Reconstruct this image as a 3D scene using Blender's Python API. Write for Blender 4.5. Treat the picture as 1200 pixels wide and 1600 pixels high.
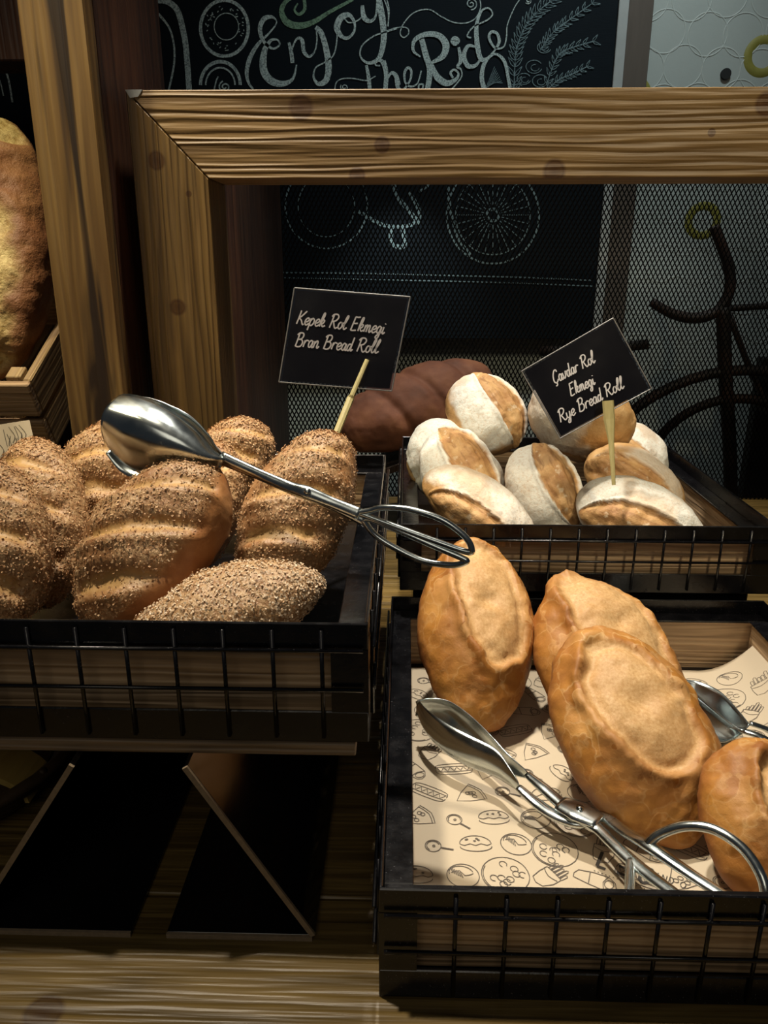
import bpy, bmesh, math, random
import numpy as np
from mathutils import Vector, Matrix
random.seed(7)
for o in list(bpy.data.objects): bpy.data.objects.remove(o)
SC = bpy.context.scene
COL = SC.collection
R = math.radians

# ------------------------------------------------------------------ camera
F, PITCH, YAW, CH = 1220.0, R(18.2), R(1.56), 0.418      # focal length in pixels of a 1200x1600 frame, tilt, turn, height
cam = bpy.data.cameras.new('camera'); camo = bpy.data.objects.new('camera', cam); COL.objects.link(camo)
cam.sensor_fit = 'VERTICAL'; cam.sensor_height = 36.0; cam.lens = F/1600*36
cam.clip_start = .02; cam.clip_end = 30
camo.location = (0, 0, CH); camo.rotation_euler = (math.pi/2-PITCH, 0, YAW)
SC.camera = camo
# ------------------------------------------------------------------ world, lamps, exposure
w = bpy.data.worlds.new('world'); SC.world = w; w.use_nodes = True
w.node_tree.nodes['Background'].inputs[0].default_value = (.55, .62, .70, 1)
w.node_tree.nodes['Background'].inputs[1].default_value = .035
def lamp(name, kind, loc, target, power, col, **k):
    l = bpy.data.lights.new(name, kind); l.energy = power; l.color = col
    for a, b in k.items(): setattr(l, a, b)
    o = bpy.data.objects.new(name, l); COL.objects.link(o); o.location = loc
    o.rotation_euler = (Vector(target)-Vector(loc)).to_track_quat('-Z', 'Y').to_euler()
    return o
lamp('spot_over_right_trays', 'SPOT', (-.03, 1.02, 1.75), (.20, .84, .1), 120, (1, .91, .78), spot_size=R(48), spot_blend=.7, shadow_soft_size=.035)
lamp('spot_over_left_tray', 'SPOT', (-.40, .58, 1.75), (-.22, .62, .2), 98, (1, .86, .66), spot_size=R(46), spot_blend=.8, shadow_soft_size=.04)
lamp('spot_over_loaf', 'SPOT', (-.75, .25, 1.75), (-.42, .90, .42), 60, (1, .84, .50), spot_size=R(36), spot_blend=.9, shadow_soft_size=.05)
lamp('spot_facing_the_frame', 'SPOT', (.75, -.55, 1.75), (.38, .85, .50), 95, (1, .84, .56), spot_size=R(27), spot_blend=.9, shadow_soft_size=.08)
lamp('wall_lamp', 'SPOT', (.45, 1.05, 1.5), (.25, 1.66, .80), 20, (.82, .95, .96), spot_size=R(75), spot_blend=.9, shadow_soft_size=.05)
lamp('wall_fill_behind_beam', 'SPOT', (.0, 1.46, .60), (-.02, 1.68, .12), 3.6, (.95, .97, .92), spot_size=R(75), spot_blend=.8, shadow_soft_size=.02)  # added fill, hidden by the beam, brightens the lower wall behind the mesh
lamp('wall_fill_behind_beam', 'SPOT', (.50, 1.46, .60), (.50, 1.68, .12), .5, (.95, .97, .92), spot_size=R(75), spot_blend=.8, shadow_soft_size=.02)  # second added fill, weaker, for the wall further right
lamp('room_ceiling_light', 'AREA', (-.2, -1.5, 1.9), (0, .6, .2), 6, (1, .88, .70), size=1.2)
SC.view_settings.view_transform = 'Standard'; SC.view_settings.look = 'None'
SC.view_settings.gamma = 1; SC.view_settings.use_curve_mapping = False
SC.view_settings.exposure = 0.0

# ------------------------------------------------------------------ pixel helpers: a pixel gives a direction, the depth comes from what it touches
fw = Vector((-math.sin(YAW)*math.cos(PITCH), math.cos(YAW)*math.cos(PITCH), -math.sin(PITCH)))
rt = Vector((math.cos(YAW), math.sin(YAW), 0)); up = rt.cross(fw); EYE = Vector((0, 0, CH))
def ray(u, v): return fw + rt*((u-600)/F) + up*((800-v)/F)
def AY(u, v, y): q = ray(u, v); return EYE + q*(y/q.y)
def AZ(u, v, z): q = ray(u, v); return EYE + q*((z-CH)/q.z)
def depth(p): return (Vector(p)-EYE).dot(fw)

# ------------------------------------------------------------------ object helpers
def tag(o, label=None, cat=None, group=None, kind=None):
    if label: o['label'] = label
    if cat: o['category'] = cat
    if group: o['group'] = group
    if kind: o['kind'] = kind
    return o
def empty(name, loc=(0, 0, 0), rot=(0, 0, 0)):
    o = bpy.data.objects.new(name, None); COL.objects.link(o); o.location = loc; o.rotation_euler = rot
    o.empty_display_size = .02; return o
def link(name, me, mat=None, parent=None, loc=None):
    o = bpy.data.objects.new(name, me); COL.objects.link(o)
    if mat and not me.materials: me.materials.append(mat)
    if parent: o.parent = parent
    if loc is not None: o.location = loc
    return o
def from_bm(bm, name='mesh', smooth=False):
    bmesh.ops.recalc_face_normals(bm, faces=bm.faces[:])
    me = bpy.data.meshes.new(name); bm.to_mesh(me); bm.free()
    if smooth: me.polygons.foreach_set('use_smooth', [True]*len(me.polygons))
    return me
def from_py(vs, fs, name='mesh', smooth=False):
    me = bpy.data.meshes.new(name); me.from_pydata([tuple(v) for v in vs], [], fs); me.update()
    if smooth: me.polygons.foreach_set('use_smooth', [True]*len(me.polygons))
    return me
def bm_box(bm, x0, x1, y0, y1, z0, z1, bev=0.0, seg=1):
    v = [bm.verts.new((x, y, z)) for x in (x0, x1) for y in (y0, y1) for z in (z0, z1)]
    fs = [bm.faces.new([v[i] for i in q]) for q in ((0,1,3,2),(4,6,7,5),(0,4,5,1),(2,3,7,6),(0,2,6,4),(1,5,7,3))]
    if bev:
        es = list({e for f in fs for e in f.edges})
        bmesh.ops.bevel(bm, geom=es, offset=bev, segments=seg, affect='EDGES', profile=.5)
def box_me(x0, x1, y0, y1, z0, z1, bev=0.0, seg=1):
    bm = bmesh.new(); bm_box(bm, x0, x1, y0, y1, z0, z1, bev, seg); return from_bm(bm)
def box(name, b, mat, parent=None, bev=.001, seg=1):
    return link(name, box_me(*b, bev, seg), mat, parent)
def prism_y(name, poly, y0, y1, mat, parent=None, bev=.001):
    bm = bmesh.new()
    a = [bm.verts.new((x, y0, z)) for x, z in poly]; b = [bm.verts.new((x, y1, z)) for x, z in poly]
    fs = [bm.faces.new(a), bm.faces.new(b[::-1])]; n = len(poly)
    for i in range(n): fs.append(bm.faces.new((a[i], b[i], b[(i+1) % n], a[(i+1) % n])))
    if bev: bmesh.ops.bevel(bm, geom=bm.edges[:], offset=bev, segments=1, affect='EDGES')
    return link(name, from_bm(bm), mat, parent)
def smooth_path(pts, n=6, closed=False):
    P = [Vector(p) for p in pts]
    if len(P) < 3: return P
    out = []; N = len(P)
    for i in range(N if closed else N-1):
        g = (lambda k: P[k % N]) if closed else (lambda k: P[min(max(k, 0), N-1)])
        a, b, c, d = g(i-1), g(i), g(i+1), g(i+2)
        for k in range(n):
            t = k/n
            out.append(.5*((2*b)+(c-a)*t+(2*a-5*b+4*c-d)*t*t+(3*b-a-3*c+d)*t**3))
    if not closed: out.append(P[-1])
    return out
def tube(pts, rad, sides=8, n=5, closed=False, flat=1.0, ref=None, smooth=True):
    """swept rod; rad is a number or one per control point; flat squashes the section along ref"""
    P = smooth_path(pts, n, closed) if n > 1 else [Vector(p) for p in pts]
    N = len(P); rr = []
    for i in range(N):
        if isinstance(rad, (int, float)): rr.append(rad)
        else:
            t = i/max(1, N-1)*(len(rad)-1); k = min(int(t), len(rad)-2); rr.append(rad[k]+(rad[k+1]-rad[k])*(t-k))
    vs, fs = [], []; ref = Vector(ref) if ref is not None else None; prev = None
    for i in range(N):
        a = P[(i-1) % N] if (closed or i) else P[0]; b = P[(i+1) % N] if (closed or i < N-1) else P[-1]
        t = (b-a).normalized()
        if ref is not None: x = (ref - t*ref.dot(t)).normalized()
        else:
            s = prev if prev is not None else (Vector((0, 0, 1)) if abs(t.z) < .9 else Vector((1, 0, 0)))
            x = (s - t*s.dot(t)).normalized(); prev = x
        y = t.cross(x)
        for k in range(sides):
            an = 2*math.pi*k/sides; vs.append(P[i] + (x*math.cos(an)*flat + y*math.sin(an))*rr[i])
    for i in range(N if closed else N-1):
        j = (i+1) % N
        for k in range(sides):
            fs.append((i*sides+k, i*sides+(k+1) % sides, j*sides+(k+1) % sides, j*sides+k))
    if not closed:
        fs.append(tuple(range(sides))[::-1]); fs.append(tuple(range((N-1)*sides, N*sides)))
    return vs, fs
def merge(parts):
    vs, fs = [], []
    for a, b in parts:
        o = len(vs); vs += list(a); fs += [tuple(i+o for i in f) for f in b]
    return vs, fs
def ribbon(pts, width, nrm, lift=0.0, n=5, closed=False):
    """flat stroke lying in a plane with normal nrm"""
    P = smooth_path(pts, n, closed) if n > 1 else [Vector(p) for p in pts]
    nrm = Vector(nrm).normalized(); N = len(P); vs, fs = [], []
    ws = width if isinstance(width, (list, tuple)) else None
    for i in range(N):
        a = P[(i-1) % N] if (closed or i) else P[0]; b = P[(i+1) % N] if (closed or i < N-1) else P[-1]
        t = (b-a)
        if t.length < 1e-9: t = Vector((1, 0, 0))
        s = nrm.cross(t.normalized())
        if ws:
            q = i/max(1, N-1)*(len(ws)-1); k = min(int(q), len(ws)-2); wd = ws[k]+(ws[k+1]-ws[k])*(q-k)
        else: wd = width
        vs += [P[i]+s*wd/2+nrm*lift, P[i]-s*wd/2+nrm*lift]
    for i in range(N if closed else N-1):
        j = (i+1) % N; fs.append((2*i, 2*i+1, 2*j+1, 2*j))
    return vs, fs

# ------------------------------------------------------------------ materials
class NT:
    def __init__(s, name, rough=.6, metallic=0):
        s.m = bpy.data.materials.new(name); s.m.use_nodes = True; s.t = s.m.node_tree; s.n = s.t.nodes
        s.b = s.n['Principled BSDF']; s.b.inputs['Roughness'].default_value = rough; s.b.inputs['Metallic'].default_value = metallic
        s.tc = s.n.new('ShaderNodeTexCoord')
    def l(s, a, b): s.t.links.new(a, b)
    def map(s, scale=(1, 1, 1), src='Object', loc=(0, 0, 0)):
        m = s.n.new('ShaderNodeMapping'); m.inputs['Scale'].default_value = scale; m.inputs['Location'].default_value = loc
        s.l(s.tc.outputs[src], m.inputs[0]); return m.outputs[0]
    def noise(s, vec, scale, detail=4, rough=.55, dist=0):
        x = s.n.new('ShaderNodeTexNoise'); x.inputs['Scale'].default_value = scale; x.inputs['Detail'].default_value = detail
        x.inputs['Roughness'].default_value = rough; x.inputs['Distortion'].default_value = dist; s.l(vec, x.inputs['Vector']); return x.outputs[0]
    def vor(s, vec, scale, feature='F1', out=0):
        x = s.n.new('ShaderNodeTexVoronoi'); x.feature = feature; x.inputs['Scale'].default_value = scale; s.l(vec, x.inputs['Vector']); return x.outputs[out]
    def ramp(s, fac, stops):
        x = s.n.new('ShaderNodeValToRGB'); e = x.color_ramp.elements
        while len(e) < len(stops): e.new(.5)
        for k, (p, c) in enumerate(stops):
            e[k].position = p; e[k].color = (c, c, c, 1) if isinstance(c, (int, float)) else (*c, 1)
        s.l(fac, x.inputs[0]); return x.outputs[0]
    def mix(s, fac, a, b, mode='MIX'):
        x = s.n.new('ShaderNodeMix'); x.data_type = 'RGBA'; x.blend_type = mode
        for i, v in ((0, fac), (6, a), (7, b)):
            if isinstance(v, (int, float)): x.inputs[i].default_value = v
            elif isinstance(v, tuple): x.inputs[i].default_value = (*v, 1)
            else: s.l(v, x.inputs[i])
        return x.outputs[2]
    def math(s, op, a, b=0.0):
        x = s.n.new('ShaderNodeMath'); x.operation = op
        for i, v in ((0, a), (1, b)):
            if isinstance(v, (int, float)): x.inputs[i].default_value = v
            else: s.l(v, x.inputs[i])
        return x.outputs[0]
    def bump(s, h, dist=.001, strength=1.0, prev=None):
        x = s.n.new('ShaderNodeBump'); x.inputs['Distance'].default_value = dist; x.inputs['Strength'].default_value = strength
        s.l(h, x.inputs['Height'])
        if prev: s.l(prev, x.inputs['Normal'])
        return x.outputs[0]
    def out(s, col=None, normal=None, rough=None):
        if col is not None:
            if isinstance(col, tuple): s.b.inputs['Base Color'].default_value = (*col, 1)
            else: s.l(col, s.b.inputs['Base Color'])
        if normal: s.l(normal, s.b.inputs['Normal'])
        if rough is not None: s.l(rough, s.b.inputs['Roughness'])
        return s.m
def wood(name, dark, mid, light, axis=0, scale=1.0, rough=.55, knots=(), stain=0.0, stain_col=(.02, .014, .008), relief=.0012):
    """sawn softwood: growth-line bands along the grain axis, fine fibre, round knots, wandering stains"""
    k = NT(name, rough)
    sc = [9*scale]*3; sc[axis] = .55*scale
    v = k.map(tuple(sc))
    wob = k.noise(v, 1.4, 3, .5, .4)
    bands = k.noise(v, 6.5, 2, .45, .9)
    sf = [220*scale]*3; sf[axis] = 6*scale
    fib = k.noise(k.map(tuple(sf)), 1.0, 3, .6)
    wv = k.n.new('ShaderNodeTexWave'); wv.wave_type = 'BANDS'; wv.bands_direction = 'Z' if axis == 0 else 'X'
    sw = [1.0]*3; sw[axis] = .05; k.l(k.map(tuple(sw)), wv.inputs['Vector'])
    for a_, b_ in (('Scale', 36*scale), ('Distortion', 16.0), ('Detail', 3.0), ('Detail Scale', 1.0), ('Detail Roughness', .55)): wv.inputs[a_].default_value = b_
    lines = wv.outputs['Fac']
    f = k.math('ADD', k.math('MULTIPLY', bands, .72), k.math('MULTIPLY', wob, .22))
    f = k.math('ADD', f, k.math('MULTIPLY', k.math('SUBTRACT', lines, .42), .13))
    c = k.ramp(f, [(.34, dark), (.47, mid), (.58, light), (.68, mid)])
    c = k.mix(k.math('MULTIPLY', k.ramp(fib, [(.35, 1.0), (.6, 0.0)]), .45), c, dark)
    big = k.noise(k.map((4, 4, 4)), 1.0, 3)
    c = k.mix(k.ramp(big, [(.38, .45), (.62, 0.0)]), c, dark)
    if stain:
        ss = [42]*3; ss[axis] = 3.2
        st = k.noise(k.map(tuple(ss), loc=(3.1, 1.7, .4)), 1.0, 3, .5, .6)
        c = k.mix(k.ramp(st, [(.46, 0.0), (.56, stain)]), c, stain_col)
    for (kx, ky, kz, kr) in knots:
        vv = k.n.new('ShaderNodeVectorMath'); vv.operation = 'DISTANCE'; k.l(k.tc.outputs['Object'], vv.inputs[0]); vv.inputs[1].default_value = (kx, ky, kz)
        dd = k.math('ADD', k.math('DIVIDE', vv.outputs['Value'], kr), k.math('MULTIPLY', k.math('SUBTRACT', wob, .5), .8))
        c = k.mix(k.ramp(dd, [(.0, .95), (.55, .75), (.72, .9), (1.0, 0.0)]), c, (dark[0]*.5, dark[1]*.34, dark[2]*.3))
    h = k.math('ADD', k.math('MULTIPLY', lines, .6), k.math('MULTIPLY', fib, .5))
    return k.out(c, k.bump(h, relief, .8))
M = {}
M['beam_wood'] = wood('beam_wood', (.135, .078, .026), (.222, .134, .048), (.285, .180, .070), 0, 1.0, .5,
                      knots=[(AY(470, 168, .85).x, .85, AY(470, 168, .85).z, .014), (AY(597, 226, .85).x, .85, AY(597, 226, .85).z, .009), (AY(866, 268, .85).x, .85, AY(866, 268, .85).z, .012), (AY(558, 274, .85).x, .85, AY(558, 274, .85).z, .009), (AY(1198, 163, .85).x, .85, AY(1198, 163, .85).z, .012), (AY(1112, 207, .85).x, .85, AY(1112, 207, .85).z, .004)], relief=.002)
M['upright_wood'] = wood('upright_wood', (.105, .060, .017), (.18, .105, .032), (.235, .145, .048), 2, 1.0, .5,
                         knots=[(AY(245, 251, .85).x, .85, AY(245, 251, .85).z, .010), (AY(295, 303, .85).x, .85, AY(295, 303, .85).z, .004), (AY(278, 480, .85).x, .85, AY(278, 480, .85).z, .010)], stain=.35, stain_col=(.05, .03, .012), relief=.002)
M['post_wood'] = wood('post_wood', (.13, .070, .020), (.24, .142, .044), (.31, .195, .068), 2, .8, .55, stain=.96, stain_col=(.020, .010, .005))
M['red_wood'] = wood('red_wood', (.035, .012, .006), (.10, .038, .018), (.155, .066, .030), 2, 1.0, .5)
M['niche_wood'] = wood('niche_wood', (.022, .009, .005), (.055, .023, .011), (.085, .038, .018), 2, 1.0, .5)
M['dark_wood'] = wood('dark_wood', (.014, .007, .004), (.032, .015, .008), (.05, .024, .012), 2, 1.0, .55)
pk = AZ(68, 1582, 0)
M['table_wood'] = wood('table_wood', (.070, .045, .012), (.155, .102, .030), (.215, .145, .046), 0, 1.3, .42, knots=[(pk.x, pk.y, 0, .011)])
M['board_wood'] = wood('board_wood', (.14, .095, .055), (.26, .185, .115), (.34, .25, .16), 0, 1.2, .6)
M['panel_wood'] = wood('panel_wood', (.25, .16, .085), (.46, .31, .175), (.56, .40, .24), 0, 1.4, .5)
M['panel_wood_deep'] = wood('panel_wood_deep', (.25, .16, .085), (.46, .31, .175), (.56, .40, .24), 1, 1.4, .5)
M['crate_wood'] = wood('crate_wood', (.20, .125, .055), (.38, .26, .12), (.50, .37, .19), 1, 1.3, .6)

k = NT('black_metal', .28); k.b.inputs['Specular IOR Level'].default_value = .5
n1 = k.noise(k.map((1, 1, 1)), 900, 2, .5); sp = k.ramp(n1, [(.70, 0.0), (.74, .6)])
n2 = k.noise(k.map((1, 1, 1)), 60, 4, .6)
M['black_metal'] = k.out(k.mix(sp, k.mix(k.ramp(n2, [(.45, 0.0), (.75, .35)]), (.003, .003, .004), (.012, .012, .015)), (.16, .16, .17)), k.bump(n2, .0006, .5), k.ramp(n2, [(.3, .16), (.7, .30)]))
k = NT('black_gloss', .06); n2 = k.noise(k.map((1, 1, 1)), 9, 3)
M['black_gloss'] = k.out(k.mix(n2, (.004, .004, .005), (.010, .010, .011)), None, k.ramp(n2, [(.35, .05), (.7, .16)]))
k = NT('raw_edge', .7); M['raw_edge'] = k.out(k.mix(k.noise(k.map((1, 1, 1)), 300, 2), (.16, .115, .07), (.30, .23, .15)))
k = NT('mesh_metal', .5); k.b.inputs['Specular IOR Level'].default_value = .06; M['mesh_metal'] = k.out(k.mix(k.noise(k.map((1, 1, 1)), 30, 2), (.002, .002, .0022), (.004, .004, .0045)))
k = NT('iron', .6); M['iron'] = k.out(k.mix(k.ramp(k.noise(k.map((1, 1, 1)), 25, 4), [(.4, 0.0), (.65, 1.0)]), (.010, .008, .007), (.040, .018, .012)))
k = NT('steel', .2, 1.0); n = k.noise(k.map((1, 1, 1)), 35, 4, .6)
M['steel'] = k.out(k.mix(n, (.46, .52, .53), (.62, .68, .68)), k.bump(n, .0004, .3), k.ramp(n, [(.3, .14), (.7, .30)]))
k = NT('chalkboard', .7); k.b.inputs['Specular IOR Level'].default_value = .12; n = k.noise(k.map((2, 2, 5)), 3, 5, .65)
M['chalkboard'] = k.out(k.mix(n, (.003, .006, .009), (.006, .011, .016)), k.bump(k.noise(k.map((30, 30, 300)), 2, 2), .0005, .4))
def chalk(name, a, b):
    k = NT(name, .95); n = k.noise(k.map((1, 1, 1)), 420, 3, .7)
    return k.out(k.mix(k.ramp(n, [(.38, 0.0), (.55, 1.0)]), a, b))
M['chalk_white'] = chalk('chalk_white', (.12, .16, .17), (.52, .62, .60))
M['chalk_green'] = chalk('chalk_green', (.06, .10, .07), (.20, .33, .22))
M['chalk_faint'] = chalk('chalk_faint', (.05, .08, .09), (.20, .28, .30))
k = NT('wall_paint', .6); n = k.noise(k.map((1, 1, 1)), 5, 4)
M['wall_paint'] = k.out(k.mix(n, (.36, .40, .38), (.46, .50, .47)), k.bump(k.noise(k.map((1, 1, 1)), 160, 3), .0006, .5))
k = NT('ring_relief', .5); M['ring_relief'] = k.out((.47, .51, .48))
k = NT('olive_ring', .6); M['olive_ring'] = k.out(k.mix(k.noise(k.map((1, 1, 1)), 90, 2), (.20, .19, .03), (.30, .27, .05)))
k = NT('frame_paint', .6); M['frame_paint'] = k.out(k.mix(k.noise(k.map((1, 1, 1)), 60, 3), (.34, .36, .35), (.45, .47, .46)))
k = NT('frame_shadow_brown', .7); M['frame_shadow_brown'] = k.out(k.mix(k.noise(k.map((20, 20, 3)), 4, 3), (.075, .058, .045), (.12, .095, .075)))
k = NT('black_spot', .7); M['black_spot'] = k.out((.008, .008, .008))
k = NT('paper', .75); n = k.noise(k.map((1, 1, 1)), 7, 4)
M['paper'] = k.out(k.mix(n, (.47, .39, .275), (.60, .515, .385)), k.bump(n, .004, .5))
k = NT('print_ink', .8); M['print_ink'] = k.out(k.mix(k.noise(k.map((1, 1, 1)), 300, 2), (.06, .05, .04), (.16, .135, .11)))
k = NT('bold_ink', .8); M['bold_ink'] = k.out((.05, .045, .04))
k = NT('card_black', .22); n = k.noise(k.map((1, 1, 1)), 18, 3); M['card_black'] = k.out(k.mix(n, (.006, .006, .009), (.012, .012, .016)), None, k.ramp(n, [(.3, .14), (.7, .3)]))
k = NT('card_ink', .6); M['card_ink'] = k.out((.78, .78, .84))
k = NT('card_ink_dim', .6); M['card_ink_dim'] = k.out((.60, .58, .60))
k = NT('laminate', .15)
gl = k.n.new('ShaderNodeBsdfGlossy'); gl.inputs['Roughness'].default_value = .15; gl.inputs[0].default_value = (.8, .8, .85, 1)
tr = k.n.new('ShaderNodeBsdfTransparent'); tr.inputs[0].default_value = (.75, .75, .78, 1)
mx = k.n.new('ShaderNodeMixShader'); mx.inputs[0].default_value = .22; k.l(tr.outputs[0], mx.inputs[1]); k.l(gl.outputs[0], mx.inputs[2])
k.l(mx.outputs[0], k.n['Material Output'].inputs[0]); M['laminate'] = k.m
k = NT('bamboo', .5); n = k.noise(k.map((300, 300, 12)), 1, 3); M['bamboo'] = k.out(k.mix(n, (.38, .32, .12), (.58, .52, .26)))
k = NT('wicker', .6); M['wicker'] = k.out(k.mix(k.noise(k.map((60, 60, 200)), 1, 3), (.03, .018, .008), (.09, .055, .022)))
k = NT('strap_wood', .55); M['strap_wood'] = k.out(k.mix(k.noise(k.map((140, 12, 12)), 1, 3), (.36, .22, .05), (.68, .52, .16)))
k = NT('floor_dark', .6); M['floor_dark'] = k.out(k.mix(k.noise(k.map((1, 1, 1)), 3, 3), (.03, .025, .02), (.05, .04, .03)))

def attr(k, name='mask'):
    a = k.n.new('ShaderNodeAttribute'); a.attribute_name = name
    s = k.n.new('ShaderNodeSeparateColor'); k.l(a.outputs['Color'], s.inputs[0]); return s.outputs
# white roll crust: red channel = torn bloom, green = painted shade low on the sides plus random patches
k = NT('white_roll_crust', .6); a = attr(k); v = k.map((1, 1, 1))
n = k.noise(v, 28, 5, .6); n3 = k.noise(v, 140, 4, .65)
warp = k.n.new('ShaderNodeVectorMath'); warp.operation = 'MULTIPLY_ADD'
nn = k.n.new('ShaderNodeTexNoise'); nn.inputs['Scale'].default_value = 45; k.l(v, nn.inputs['Vector'])
k.l(nn.outputs['Color'], warp.inputs[0]); warp.inputs[1].default_value = (.045, .045, .045); k.l(v, warp.inputs[2])
crk = k.vor(warp.outputs[0], 48, 'DISTANCE_TO_EDGE'); cell = k.vor(warp.outputs[0], 48, 'F1', 1)
cs = k.n.new('ShaderNodeSeparateColor'); k.l(cell, cs.inputs[0])
crust = k.ramp(n, [(.30, (.26, .092, .013)), (.48, (.37, .145, .021)), (.66, (.47, .21, .034))])
crust = k.mix(k.math('MULTIPLY', k.ramp(crk, [(.0, 1.0), (.07, 0.0)]), k.math('MULTIPLY', a[2], k.ramp(n, [(.40, .0), (.58, .75)]))), crust, (.80, .55, .26))
crust = k.mix(k.math('MULTIPLY', cs.outputs[0], k.math('ADD', k.math('MULTIPLY', a[2], .55), .08)), crust, (.27, .088, .014))
crust = k.mix(k.math('MULTIPLY', k.math('MULTIPLY', cs.outputs[2], cs.outputs[2]), k.math('MULTIPLY', a[2], .6)), crust, (.70, .42, .16))
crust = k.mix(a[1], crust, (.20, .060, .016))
bloom = k.ramp(k.noise(v, 380, 4, .7), [(.3, (.46, .26, .095)), (.5, (.58, .355, .15)), (.7, (.68, .46, .23))])
bloom = k.mix(k.ramp(n, [(.35, .45), (.6, 0.0)]), bloom, (.46, .235, .075))
c = k.mix(a[0], crust, bloom)
hb = k.math('ADD', k.math('MULTIPLY', n3, .5), k.math('MULTIPLY', k.math('MULTIPLY', cs.outputs[1], a[2]), .6))
M['white_roll_crust'] = k.out(c, k.bump(hb, .0016, .7))
# bran roll crust
k = NT('bran_roll_crust', .5); a = attr(k); v = k.map((1, 1, 1)); n = k.noise(v, 30, 5, .6); n3 = k.noise(v, 260, 3, .6)
c = k.ramp(n, [(.3, (.20, .068, .018)), (.5, (.29, .115, .034)), (.7, (.36, .165, .055))])
c = k.mix(a[0], c, (.50, .31, .115))
c = k.mix(a[1], c, k.ramp(n3, [(.35, (.30, .155, .065)), (.6, (.48, .31, .155))]))
M['bran_flake_pale'] = None
M['bran_roll_crust'] = k.out(c, k.bump(k.math('ADD', k.math('MULTIPLY', n3, k.math('ADD', a[1], .15)), n), .0016, .8))
k = NT('bran_flake_pale', .75); v = k.map((1, 1, 1)); n = k.noise(v, 420, 1, .5)
M['bran_flake_pale'] = k.out(k.ramp(n, [(.28, (.44, .27, .14)), (.5, (.62, .46, .29)), (.72, (.78, .66, .50))]))
k = NT('bran_flake', .7); v = k.map((1, 1, 1)); n = k.noise(v, 420, 1, .5)
M['bran_flake'] = k.out(k.ramp(n, [(.28, (.31, .145, .055)), (.45, (.44, .24, .105)), (.58, (.53, .33, .165)), (.72, (.64, .46, .28))]))
# rye roll: red = cut opening, green = flour
k = NT('rye_roll_crust', .6); a = attr(k); v = k.map((1, 1, 1)); n = k.noise(v, 35, 5, .65); n3 = k.noise(v, 300, 4, .7)
warp = k.n.new('ShaderNodeVectorMath'); warp.operation = 'MULTIPLY_ADD'
nn = k.n.new('ShaderNodeTexNoise'); nn.inputs['Scale'].default_value = 60; k.l(v, nn.inputs['Vector'])
k.l(nn.outputs['Color'], warp.inputs[0]); warp.inputs[1].default_value = (.012, .012, .012); k.l(v, warp.inputs[2])
crk = k.vor(warp.outputs[0], 130, 'DISTANCE_TO_EDGE')
crust = k.ramp(n, [(.3, (.42, .22, .075)), (.5, (.56, .33, .13)), (.7, (.68, .45, .21))])
cut = k.ramp(n, [(.32, (.40, .20, .075)), (.5, (.55, .32, .13)), (.68, (.66, .43, .20))])
fl = k.mix(k.math('MULTIPLY', k.ramp(crk, [(.0, 1.0), (.05, 0.0)]), k.ramp(n, [(.45, 0.0), (.6, .45)])), (.84, .84, .78), (.50, .38, .25))
gm = k.math('MULTIPLY', a[1], k.ramp(n3, [(.30, .55), (.5, 1.0)]))
stk = k.noise(k.map((14, 150, 150)), 1.0, 4, .6, .5)
cut = k.mix(k.ramp(stk, [(.38, .7), (.5, 0.0)]), cut, (.27, .125, .04))
cut = k.mix(k.ramp(k.noise(v, 90, 3), [(.60, 0.0), (.68, .7)]), cut, (.74, .60, .42))
c = k.mix(gm, crust, fl); c = k.mix(a[0], c, cut)
M['rye_roll_crust'] = k.out(c, k.bump(k.math('ADD', n3, k.math('MULTIPLY', n, 1.5)), .0012, .7))
# big loaves
k = NT('big_loaf_crust', .6); a = attr(k); v = k.map((1, 1, 1)); n = k.noise(v, 14, 5, .6); n3 = k.noise(v, 120, 4, .7)
c = k.ramp(n, [(.3, (.13, .045, .014)), (.5, (.21, .085, .028)), (.7, (.29, .14, .05))])
c = k.mix(a[0], c, k.ramp(n3, [(.35, (.36, .24, .07)), (.6, (.66, .52, .22))]))
M['big_loaf_crust'] = k.out(c, k.bump(k.math('ADD', n3, n), .003, .8))
k = NT('dark_loaf_crust', .8); v = k.map((1, 1, 1)); n = k.noise(v, 18, 5, .6)
M['dark_loaf_crust'] = k.out(k.ramp(n, [(.3, (.065, .020, .009)), (.5, (.11, .036, .015)), (.7, (.16, .062, .026))]), k.bump(n, .003, .6))

# ------------------------------------------------------------------ the setting
wall = tag(box('wall_back', (-1.5, 1.7, 1.68, 1.76, -.9, 1.6), M['wall_paint'], bev=0), kind='structure')
flo = tag(box('floor', (-1.5, 1.7, -1.0, 1.76, -.93, -.9), M['floor_dark'], bev=0), kind='structure')
# embossed rings of the wall panel, each about 7 cm across
def ring_mesh(r, wd, th, seg=40):
    vs, fs = [], []
    prof = [(-wd/2, 0), (-wd/4, -th), (wd/4, -th), (wd/2, 0)]
    for i in range(seg):
        a = 2*math.pi*i/seg
        for (dr, dy) in prof: vs.append(((r+dr)*math.cos(a), dy, (r+dr)*math.sin(a)))
    for i in range(seg):
        j = (i+1) % seg
        for q in range(3): fs.append((i*4+q, i*4+q+1, j*4+q+1, j*4+q))
    return from_py(vs, fs, 'ring', True)
rm = ring_mesh(.0365, .0026, .0009)
p0 = AY(1067, 108, 1.68); sx, sz = .072, .064
for i in range(-3, 8):
    for j in range(-9, 4):
        x = p0.x + i*sx + (j % 2)*sx/2 + .004*math.sin(i*3.1+j); z = p0.z + j*sz*.92 + .004*math.cos(i*1.7+j*2)
        if x < .30 and z > .26: continue
        link('ring_relief', rm, M['ring_relief'], wall, (x, 1.68, z))
rm2 = ring_mesh(.028, .016, .0022)
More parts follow.
